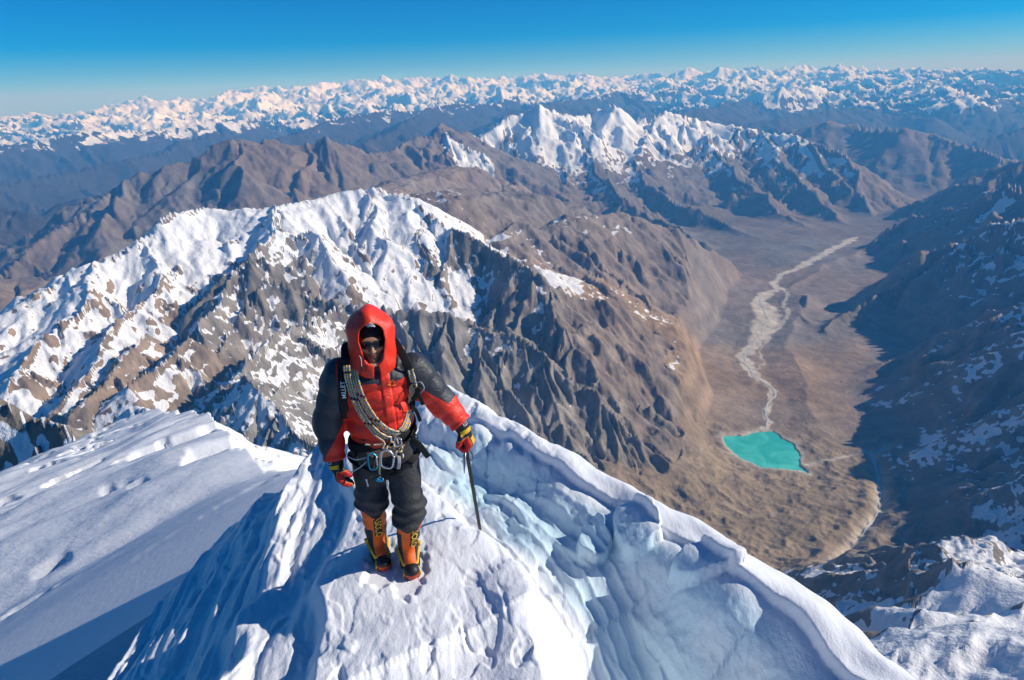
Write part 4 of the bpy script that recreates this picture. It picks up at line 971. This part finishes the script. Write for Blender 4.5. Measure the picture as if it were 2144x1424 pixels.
tube('zip_pull', [onto(trousers, L(766, 1008, -0.1)), onto(trousers, L(769, 1016, -0.1)), onto(trousers, L(771, 1024, -0.1))], 0.0045, M_WHITE, trousers, 6, 3)

# --- boots with gaiters and crampons
mg = NT('gaiter_cloth'); pg = mg.objco()
oc = mg.mix(mg.noise(pg, 8, 3), (0.78, 0.11, 0.014, 1), (0.86, 0.17, 0.022, 1)); gc = mg.mix(mg.step(mg.attr('dark_panel'), 0.45, 0.55), oc, (0.022, 0.023, 0.025, 1))
mg.bsdf(gc, 0.5, 0.35, mg.bump(mg.noise(mg.scalev(pg, (1, 1, 1.8)), 26, 4, 0.6, 0.5), 0.6, 0.014))
mb = NT('boot_shell'); pb = mb.objco(); mb.bsdf(mb.mix(mb.step(mb.attr('toe_red'), 0.45, 0.55), (0.015, 0.015, 0.016, 1), (0.55, 0.07, 0.02, 1)), 0.5, 0.4, mb.bump(mb.noise(pb, 60, 3), 0.4, 0.004))
def make_boot(K_, A_, T_, top, fl, txt_tilt, side):
    base_ = np.array([A_[0], A_[1], 0.0]); f2 = T_[:2] - A_[:2]; f2 = f2 / np.linalg.norm(f2); fx = np.array([f2[0], f2[1], 0.0]); sx = np.array([-f2[1], f2[0], 0.0])
    sx = sx if sx[0] > 0 else -sx
    toe = base_ + fx * 0.185; heel = base_ - fx * 0.075
    topc = K_ + (A_ - K_) * ((K_[2] - top) / (K_[2] - A_[2]))
    def shank(p):
        a, t = cone(p, topc, A_ + np.array([0, 0, 0.03]), 0.084, 0.062); return a - 0.007 * n3(p * np.array([1, 1, 2.2]), 26, 60 + side), t
    def gaiter(p):
        a, t = shank(p); b, _ = cone(p, A_ + np.array([0, 0, -0.005]), base_ + fx * 0.085 + np.array([0, 0, 0.085]), 0.060, 0.048); d = smin(a, b, 0.03)
        return np.maximum(np.maximum(d, 0.055 - p[..., 2]), p[..., 2] - top)
    def shell(p):
        a, _ = cone(p, heel + np.array([0, 0, 0.055]), base_ + fx * 0.05 + np.array([0, 0, 0.06]), 0.054, 0.060); b, _ = cone(p, base_ + fx * 0.05 + np.array([0, 0, 0.06]), toe + np.array([0, 0, 0.056]) - fx * 0.045, 0.060, 0.050)
        return np.maximum(smin(a, b, 0.02), 0.012 - p[..., 2])
    lo = np.minimum(np.minimum(topc, toe), heel) - 0.12; hi = np.maximum(np.maximum(topc, toe), heel) + 0.12; lo[2] = 0.0; hi[2] = top + 0.02
    def dark(v):
        lat = ((v - A_) @ sx) / 0.062; zz = v[:, 2]; fr = (v - A_) @ fx
        return np.maximum(smooth01(np.abs(lat) - 0.62 + 0.25 * smooth01(zz, 0.30, 0.20) * 0, -0.05, 0.05) * smooth01(zz, 0.31, 0.295), smooth01(-fr, 0.045, 0.055))
    boot = sdf_obj('boot', shell, lo, np.array([hi[0], hi[1], 0.14]), 0.0055, mb.m, person, {'toe_red': lambda v: smooth01((v - base_) @ fx, 0.146, 0.15) * smooth01(v[:, 2], 0.062, 0.056)})
    boot['label'] = 'black boot with orange gaiter and yellow strapped crampon'
    gt = sdf_obj('gaiter', gaiter, lo, hi, 0.006, mg.m, boot, {'dark_panel': dark})
    # crampon: frame bars, ten points, straps
    zf_ = 0.014
    for s in (-1, 1):
        tube('crampon_rail', [heel + sx * s * 0.030 - fx * 0.03 + (0, 0, zf_), base_ + sx * s * 0.036 + (0, 0, zf_), base_ + fx * 0.09 + sx * s * 0.050 + (0, 0, zf_), toe + sx * s * 0.030 + (0, 0, zf_)], 0.005, M_STEEL, boot, 6, 3)
        for q in (-0.06, -0.01, 0.06, 0.115, 0.16):
            c = base_ + fx * q + sx * s * (0.032 if q < 0 else 0.050 if q < 0.14 else 0.034); tube('crampon_point', [c + (0, 0, 0.020), c + (0, 0, -0.004), c + fx * (0.006 if q < 0.12 else 0.03) + (0, 0, -0.03)], [0.007, 0.006, 0.0012], M_STEEL, boot, 5, 2)
        w0 = toe - fx * 0.05 + sx * s * 0.052; tube('toe_bail', [w0 + (0, 0, 0.018), w0 + fx * 0.012 + (0, 0, 0.045), w0 - fx * 0.01 - sx * s * 0.010 + (0, 0, 0.082)], 0.0055, M_YEL, boot, 6, 3)
        tube('toe_bail', [toe - fx * 0.035 + sx * s * 0.046 + (0, 0, 0.02), toe - fx * 0.015 + sx * s * 0.036 + (0, 0, 0.05), toe - fx * 0.02 + sx * s * 0.018 + (0, 0, 0.075)], 0.0035, M_STEEL, boot, 6, 3)
    # ankle strap round the instep, with a buckle block
    ring = []
    for k in range(14):
        a = 2 * math.pi * k / 14; c = A_ + np.array([0, 0, -0.005]) + fx * 0.022 - fx * 0.0; dirn = fx * math.cos(a) + sx * math.sin(a)
        h = tree(gt).ray_cast(Vector(c + dirn * 0.2 + np.array([0, 0, -0.035 * math.cos(a)])), Vector(-dirn), 0.3); q = np.array(h[0]) + dirn * 0.003 if h[0] is not None else c + dirn * 0.07; ring.append(q)
    tube('crampon_strap', ring, 0.004, M_YEL, boot, 8, 3, closed=True, flat=(0.020, 0.005), up=None)
    for s in (-1, 1):
        a0 = A_ + sx * s * 0.066 + (0, 0, 0.0); tube('crampon_strap', [a0 + (0, 0, 0.012), A_ + sx * s * 0.052 + fx * 0.055 + (0, 0, -0.022), A_ + fx * 0.085 + sx * s * 0.012 + (0, 0, -0.030)], 0.004, M_YEL, boot, 8, 4, flat=(0.022, 0.005), up=tuple(fx * 0.7 + np.array([0, 0, 0.7])))
    sl = fl / np.linalg.norm(fl); tube('strap_buckle', [A_ + sx * 0.068 * side + (0, 0, 0.012), A_ + sx * 0.074 * side + (0, 0, 0.044)], 0.010, M_YEL, boot, 8, 2, flat=(0.024, 0.016))
    # lettering patch down the front of the gaiter
    mid = topc + (A_ - topc) * 0.46 + sx * txt_tilt[0]; dn = (A_ - topc); dn = dn / np.linalg.norm(dn); nrm = fx + sx * txt_tilt[1]
    M = frame(mid, dn + sx * txt_tilt[2], nrm)
    pw_, ph_ = 0.165, 0.052; nx, ny = 12, 5; vs = []
    for j in range(ny):
        for i in range(nx): vs.append(M[:3, 0] * (i / (nx - 1) - 0.5) * pw_ + M[:3, 1] * (j / (ny - 1) - 0.5) * ph_ + M[:3, 3])
    vs = press(np.array(vs), gt, M[:3, 2], 0.0025, np.zeros(len(vs))); ff = [(j * nx + i, j * nx + i + 1, (j + 1) * nx + i + 1, (j + 1) * nx + i) for j in range(ny - 1) for i in range(nx - 1)]
    mesh_np('name_patch', vs, ff, M_BLACK, boot)
    word('lettering', 'ASOLO', 0.060, M, M_GOLD, boot, 0.0006, 0.0010, gt, 0.0045)
    return boot
bootL = make_boot(KNL, ANL, TOL, 0.50, np.array([0, -1, 0]), (0.004, 0.0, 0.0), -1)
bootR = make_boot(KNR, ANR, TOR, 0.41, np.array([0, -1, 0]), (0.012, 0.25, 0.0), 1)

# --- gloves
mgl = NT('glove_cloth'); pgl = mgl.objco(); gz = mgl.attr('zone')
c_ = mgl.mix(mgl.step(gz, 0.45, 0.55), (0.014, 0.014, 0.016, 1), (0.72, 0.42, 0.015, 1)); c_ = mgl.mix(mgl.step(gz, 1.45, 1.55), c_, (0.60, 0.02, 0.015, 1))
mgl.bsdf(c_, 0.5, 0.35, mgl.bump(mgl.noise(pgl, 70, 3), 0.4, 0.004))
def make_glove(W_, H_, E_, C, ax_, sd_, tw_, pose, redat=0.036):
    cuff0 = W_ - (W_ - E_) / np.linalg.norm(W_ - E_) * 0.045; cuff1 = W_ + (H_ - W_) * 0.38
    def f(p):
        d = chain_sdf(p, C, 0.0065, 0.008); e, t = cone(p, cuff0, cuff1, 0.056, 0.044); return smin(d, e, 0.012)
    pts = np.array([q for c in C for q in c[0]] + [cuff0, cuff1]); lo = pts.min(0) - 0.075; hi = pts.max(0) + 0.075
    def zone(v):
        a = (v - W_) @ ax_ / np.linalg.norm(H_ - W_); back = -((v - H_) @ tw_); s = (v - H_) @ sd_
        z = np.zeros(len(v)); z = np.where((a > 0.30) & (a < 0.48) & (back > -0.01), 1.0, z); z = np.where((a > 0.78) & (a < 1.35) & (back > 0.004) & (s < 0.024), 1.0, z); z = np.where((s > redat) & (a > 0.62), 2.0, z); return z
    g = sdf_obj('glove', f, lo, hi, 0.0045, mgl.m, person, {'zone': zone}); g['label'] = pose
    n_ = -tw_ * 0.8 + np.array([0, -0.6, 0]); M = frame(W_ + ax_ * 0.002, ax_ * -1 if False else np.cross(n_, ax_), n_)
    q = 0.016
    for (a, b) in (((-q, -q), (q, -q)), ((q, -q), (q, q)), ((q, q), (-q, q)), ((-q, q), (-q, -q)), ((-q * 0.5, -q * 0.5), (q * 0.6, q * 0.6))):
        pp = [M[:3, 3] + M[:3, 0] * (a[0] + (b[0] - a[0]) * t) + M[:3, 1] * (a[1] + (b[1] - a[1]) * t) for t in (0, 0.5, 1)]; pp = press(np.array(pp), g, M[:3, 2], 0.001, np.zeros(3))
        tube('cuff_emblem', list(pp), 0.0019, M_WHITE, g, 5, 2)
    return g
gloveL = make_glove(WRL, HDL, ELL, CH_L, axL, sdL, twL, 'black and yellow glove hanging at the side', 0.044)
gloveR = make_glove(WRR, HDR, ELR, CH_R, axR, sdR, twR, 'black and yellow glove closed on the ice axe')

# --- harness
belt = []
for k in range(18):
    a = 2 * math.pi * k / 18; dirn = np.array([math.sin(a), -math.cos(a), 0]); h = tree(trousers).ray_cast(Vector((0.005, 0.045, 0.965 + 0.03 * math.sin(a))) + Vector(dirn) * 0.4, Vector(-dirn), 0.5); belt.append((np.array(h[0]) if h[0] is not None else np.array((0.005, 0.045, 0.965)) + dirn * 0.14) + dirn * 0.010)
harness = tube('harness', belt, 0.01, M_WEB, person, 8, 3, closed=True, flat=(0.055, 0.014))
for H_, K_, s in ((HIPL, KNL, -1), (HIPR, KNR, 1)):
    ring = []; c = H_ + (K_ - H_) * 0.28 + np.array([0, 0.01, 0]); 
    for k in range(14):
        a = 2 * math.pi * k / 14; dirn = np.array([math.sin(a), -math.cos(a), 0]); h = tree(trousers).ray_cast(Vector(c + dirn * 0.25 + np.array([0, 0, 0.05 * s * math.sin(a)])), Vector(-dirn), 0.25); ring.append(np.array(h[0]) + dirn * 0.006 if h[0] is not None else c + dirn * 0.11)
    tube('leg_loop', ring, 0.01, M_WEB, harness, 8, 2, closed=True, flat=(0.040, 0.010))
tube('gear_loop', [onto(trousers, L(744, 950, -0.1)), L(752, 972, -0.15), L(778, 985, -0.17), onto(trousers, L(786, 955, -0.1))], 0.006, M_WEB, harness, 8, 5)
tube('belt_tail', [onto(jacket, L(728, 956, -0.1)), L(745, 963, -0.165), L(768, 958, -0.175)], 0.004, M_GREYW, harness, 8, 4, flat=(0.007, 0.002))
tube('belt_tail', [L(768, 966, -0.17), L(752, 980, -0.175), L(732, 990, -0.165)], 0.004, M_GREYW, harness, 8, 4, flat=(0.007, 0.002))
tube('belt_tail', [L(835, 955, -0.15), L(836, 968, -0.17), L(834, 982, -0.17)], 0.004, M_GREYW, harness, 8, 3, flat=(0.020, 0.003))

# ------------------------------------------------------------------ things the climber carries
def gear(name, label, cat, at_=None):
    e = bpy.data.objects.new(name, None); COL.objects.link(e); e.location = PO; e.rotation_euler = person_rot; e.empty_display_size = 0.1; tag(e, label, cat); return e
# rope: white with blue and yellow flecks
mrp = NT('rope_sheath'); s_ = mrp.attr('along'); a_ = mrp.attr('around')
h1 = mrp.math('SINE', mrp.math('ADD', mrp.math('MULTIPLY', s_, 120.0), mrp.math('MULTIPLY', a_, 2.0))); h2 = mrp.math('SINE', mrp.math('SUBTRACT', mrp.math('MULTIPLY', s_, 120.0), mrp.math('MULTIPLY', a_, 2.0)))
rc = mrp.mix(mrp.step(h1, 0.0, 0.2), (0.74, 0.73, 0.68, 1), (0.012, 0.04, 0.16, 1)); rc = mrp.mix(mrp.step(mrp.math('MULTIPLY', h2, h1), -0.34, -0.46), rc, (0.80, 0.48, 0.02, 1))
rc = mrp.mix(mrp.step(mrp.math('SINE', mrp.math('MULTIPLY', s_, 37.0)), 0.9, 1.0), rc, (0.02, 0.03, 0.06, 1))
mrp.bsdf(rc, 0.75, 0.2)
rope = gear('climbing_rope', 'white, blue and yellow climbing rope looped across the red jacket', 'rope')
ROPE_A = [(733, 765), (738, 800), (752, 838), (775, 875), (800, 900), (822, 912)]      # shoulder to knot
ROPE_B = [(826, 912), (846, 900), (858, 880), (864, 852), (866, 815), (858, 780)]
def strand(pix, off, lift, r=0.0063):
    pts = []
    for i, (px, py) in enumerate(pix):
        p = L(px + off[0] * (1.0), py + off[1], -0.1); pts.append(onto(jacket, p, (0, -1, 0), lift))
    return tube('strand', pts, r, mrp.m, rope, 8, 7)
for k in range(6):
    o = (k - 2.5) * 5.4; lift = 0.007 + 0.006 * ((k * 7) % 3)
    strand([(px + o * 0.95 - 0 * i, py - o * (0.15 + 0.11 * i)) for i, (px, py) in enumerate(ROPE_A)], (0, 0), lift)
for k in range(4):
    o = (k - 1.5) * 4.2; strand([(px + o, py + o * (0.9 - 0.25 * i)) for i, (px, py) in enumerate(ROPE_B)], (0, 0), 0.008 + 0.005 * (k % 2))
kc_ = onto(jacket, L(826, 922, -0.1), (0, -1, 0), 0.025)
def loop(c, rx, rz, tilt, yo, name='knot', turns=1.0, r=0.0062):
    pts = []
    for k in range(10):
        a = 2 * math.pi * k / 10; x, z = rx * math.cos(a), rz * math.sin(a); pts.append(c + np.array([x * math.cos(tilt) - z * math.sin(tilt), yo + 0.012 * math.sin(2 * a), x * math.sin(tilt) + z * math.cos(tilt)]))
    return tube(name, pts, r, mrp.m, rope, 8, 4, closed=True)
loop(kc_ + np.array([0.0, 0, -0.005]), 0.016, 0.032, 0.5, 0.0); loop(kc_ + np.array([-0.03, 0, -0.03]), 0.030, 0.015, 0.7, -0.012); loop(kc_ + np.array([0.015, 0, -0.05]), 0.026, 0.018, -0.5, -0.01); loop(kc_ + np.array([-0.045, 0, -0.045]), 0.013, 0.022, 0.2, -0.008); loop(kc_ + np.array([0.018, 0, -0.09]), 0.020, 0.028, 0.3, -0.012)
tube('strand', [onto(jacket, L(722, 780, -0.1)), onto(jacket, L(748, 860, -0.1), lift=0.01), onto(jacket, L(778, 900, -0.1), lift=0.012), L(805, 926, -0.17)], 0.0055, mrp.m, rope, 8, 6)
tube('strand', [L(764, 931, -0.15), L(785, 932, -0.165), L(806, 928, -0.17)], 0.005, mrp.m, rope, 8, 5)
tail = tube('rope_tail', [L(806, 928, -0.175), L(797, 950, -0.185), L(795, 975, -0.185), L(795, 1000, -0.18)], 0.0062, mrp.m, rope, 8, 6)
tube('tail_clip', [L(787, 1003, -0.18), L(795, 1006, -0.182), L(803, 1003, -0.18)], 0.012, M_BLUEA, rope, 8, 3)
# carabiners on the harness
def biner(name, label, c, w, h, tilt, mat, r=0.0048, gate=M_ALU):
    e = gear(name, label, 'carabiner')
    prof = [(-0.5, -0.30), (-0.46, 0.30), (-0.25, 0.5), (0.15, 0.48), (0.45, 0.25), (0.40, -0.30), (0.22, -0.5), (-0.28, -0.5)]
    P = [c + np.array([(x * math.cos(tilt) - z * math.sin(tilt)) * w, 0.006 * math.sin(i), (x * math.sin(tilt) + z * math.cos(tilt)) * h]) for i, (x, z) in enumerate(prof)]
    tube('carabiner_body', P[5:] + P[:5], r, mat, e, 8, 4); tube('gate', [P[4], (P[4] + P[5]) / 2, P[5]], r * 1.15, gate, e, 8, 2); return e
biner('carabiner', 'teal carabiner clipped to the front of the harness', L(781, 966, -0.185), 0.052, 0.105, 0.12, M_TEAL)
biner('carabiner', 'silver pear shaped locking carabiner under the rope knot', L(812, 962, -0.19), 0.075, 0.11, -0.2, M_ALU, 0.0062)
biner('carabiner', 'round silver carabiner beside the rope knot', L(834, 925, -0.175), 0.04, 0.05, 0.2, M_ALU, 0.005)
# rucksack
pack = gear('backpack', 'black rucksack on the back with olive top and dangling straps', 'backpack')
def pack_sdf(p):
    d = box(p, (0.0, 0.33, 1.24), (0.155, 0.115, 0.26), 0.09); d = smin(d, ell(p, (0.0, 0.31, 1.50), (0.15, 0.11, 0.075)), 0.03); return d - 0.006 * n3(p, 30, 81)
sdf_obj('pack_body', pack_sdf, (-0.2, 0.18, 0.92), (0.2, 0.5, 1.62), 0.010, cloth('pack_cloth', (0.018, 0.018, 0.02), 0.7, 0.25), pack)
sdf_obj('lid_strap', lambda p: box(p, (-0.15, 0.13, 1.475), (0.022, 0.08, 0.035), 0.015), (-0.2, 0.0, 1.4), (-0.1, 0.25, 1.55), 0.006, M_OLIVE, pack)
sdf_obj('lid_strap', lambda p: box(p, (0.115, 0.14, 1.515), (0.026, 0.08, 0.028), 0.015), (0.06, 0.0, 1.44), (0.19, 0.25, 1.6), 0.006, M_OLIVE, pack)
tube('lid_cord', [L(836, 722, 0.08), L(845, 728, 0.05), L(846, 740, 0.05), L(838, 735, 0.08)], 0.003, M_YEL, pack, 6, 5)
def strap_on(name, pix, width, mat=M_WEB, lift=0.008, thick=0.010, back=None):
    pts = [onto(jacket, L(px, py, -0.05), (0, -1, 0), lift) for px, py in pix]
    if back is not None: pts = [np.array(b) for b in back] + pts
    return tube(name, pts, 0.01, mat, pack, 8, 5, flat=(width, thick), up=(0, -1.0, 0.35))
sl_ = strap_on('shoulder_strap', [(716, 768), (717, 800), (718, 830), (720, 856), (725, 880)], 0.052, back=[(-0.13, 0.20, 1.50), (-0.15, 0.08, 1.53), (-0.155, -0.02, 1.50)])
sr_ = strap_on('shoulder_strap', [(848, 752), (856, 775), (861, 800), (862, 830), (861, 858)], 0.050, back=[(0.12, 0.20, 1.50), (0.135, 0.08, 1.53)])
word('lettering', 'MILLET', 0.036, frame(np.array(L(719, 832, -0.2)), np.array((0.02, 0, 1.0)), (0.0, -1, 0.1)), M_WHITE, sl_, 0.0005, 0.0002, sl_, 0.002)
tube('strap_end', [L(862, 850, -0.1), L(872, 862, -0.03), L(880, 882, 0.0)], 0.004, M_WEB, pack, 8, 4, flat=(0.022, 0.004))
tube('strap_end', [L(868, 800, -0.06), L(876, 822, -0.09), L(886, 848, -0.10)], 0.004, M_WEB, pack, 8, 4, flat=(0.024, 0.004))
tube('strap_loop', [L(866, 805, -0.08), L(880, 800, -0.11), L(888, 812, -0.11), L(880, 822, -0.1), L(868, 818, -0.08)], 0.0035, M_GREYW, pack, 6, 4)
tube('strap_end', [L(864, 838, -0.1), L(872, 826, -0.1), L(878, 812, -0.12)], 0.008, M_WEB, pack, 8, 3, flat=(0.03, 0.01))
tube('hip_belt', [(0.15, 0.25, 1.02), (0.195, 0.10, 1.01), (0.185, -0.02, 1.0), onto(jacket, L(852, 925, -0.1), lift=0.012), onto(jacket, L(838, 928, -0.1), lift=0.014)], 0.01, M_WEB, pack, 8, 5, flat=(0.05, 0.012))
tube('strap_end', [L(862, 922, -0.12), L(876, 930, -0.13), L(888, 945, -0.12), L(897, 957, -0.11)], 0.006, M_WEB, pack, 8, 5, flat=(0.038, 0.005))
tube('strap_loop', [L(862, 918, -0.1), L(868, 908, -0.1), L(874, 916, -0.1), L(868, 926, -0.1)], 0.004, M_WEB, pack, 6, 4, closed=True)
# chest emblem, cap emblem, collar toggle
def line_print(name, pix, r, mat, parent, target, y=-0.2):
    pts = press(np.array([L(px, py, y) for px, py in pix]), target, np.array([0, -1.0, 0]), 0.001, np.zeros(len(pix))); return tube(name, list(pts), r, mat, parent, 5, 1)
line_print('emblem', [(813, 819), (817, 813), (820, 817), (824, 811), (829, 818)], 0.0018, M_ORANGEP, jacket, jacket)
line_print('emblem', [(811, 822), (816, 820), (820, 822)], 0.0022, M_GOLD, jacket, jacket)
line_print('emblem', [(820, 824), (826, 823), (832, 823)], 0.0020, M_ORANGEP, jacket, jacket)
for k, (y0, x0, x1) in enumerate(((676, 772, 777), (679, 769, 782), (682, 766, 785), (684, 769, 786))): line_print('emblem', [(x0, y0 + 0.5), ((x0 + x1) / 2, y0 - 0.5), (x1, y0)], 0.0017, M_WHITE, cap, cap)
tube('drawcord', [L(752, 745, -0.11), L(756, 752, -0.13), L(757, 768, -0.135)], 0.0018, M_WHITE, hood, 5, 4); tube('cord_lock', [L(757, 768, -0.135), L(758, 776, -0.135)], 0.006, M_BLACK, hood, 8, 2)
tube('neck_warmer', [(hx_ - 0.055, -0.045, hz_ - 0.10), (hx_ - 0.03, -0.080, hz_ - 0.118), (hx_ + 0.01, -0.090, hz_ - 0.120), (hx_ + 0.045, -0.065, hz_ - 0.105), (hx_ + 0.06, -0.03, hz_ - 0.08)], 0.010, plain('beige_fleece', (0.52, 0.42, 0.30), 0.9, 0.1), hood, 8, 4)
# ice axe, head in the fist, spike in the snow
axe = gear('ice_axe', 'black ice axe with steel head held by the gloved hand, spike in the snow', 'ice axe')
hd = HDR + twR * 0.036 + axR * 0.012
rs = ray(1008, 1127); lo_, hi_ = 2.5, 6.0
for _ in range(60):
    m_ = 0.5 * (lo_ + hi_); q_ = rs * m_
    if q_[2] > snow_z(q_[0], q_[1]): lo_ = m_
    else: hi_ = m_
qs = rs * lo_ - PO; tip = np.array([qs @ _px, qs @ _py, qs[2]])
hd = np.array([hd[0], hd[1], hd[2]]); dn_ = (tip - hd); ln_ = np.linalg.norm(dn_); dn_ /= ln_
tube('shaft', [hd - dn_ * 0.01, hd + dn_ * 0.3, hd + dn_ * (ln_ - 0.06)], 0.0125, plain('black_alloy', (0.014, 0.014, 0.015), 0.6, 0.3), axe, 10, 4)
tube('grip_band', [hd + dn_ * (ln_ - 0.165), hd + dn_ * (ln_ - 0.135)], 0.0150, M_GOLD, axe, 10, 2)
tube('grip_print', [hd + dn_ * (ln_ - 0.11), hd + dn_ * (ln_ - 0.075)], 0.0131, M_GREYW, axe, 10, 2)
tube('spike', [hd + dn_ * (ln_ - 0.07), hd + dn_ * (ln_ - 0.03), hd + dn_ * (ln_ + 0.05)], [0.0135, 0.010, 0.001], M_STEEL, axe, 8, 3)
pk_ = np.array([-0.25, -0.9, 0.1]); pk_ = pk_ - dn_ * (pk_ @ dn_); pk_ /= np.linalg.norm(pk_)
tube('pick', [hd - pk_ * 0.02, hd + pk_ * 0.06, hd + pk_ * 0.12 + dn_ * 0.018, hd + pk_ * 0.165 + dn_ * 0.05], [0.011, 0.010, 0.007, 0.002], M_STEEL, axe, 8, 4, flat=None)
tube('adze', [hd + pk_ * 0.01, hd - pk_ * 0.05, hd - pk_ * 0.10 + dn_ * 0.015], 0.01, M_STEEL, axe, 8, 4, flat=(0.040, 0.006))
tube('leash', [hd + dn_ * 0.02 + np.array([0.012, -0.01, 0]), hd + dn_ * 0.10 + np.array([0.03, -0.02, 0]), hd + dn_ * 0.16 + np.array([0.03, -0.025, 0])], 0.003, M_WEB, axe, 6, 4)
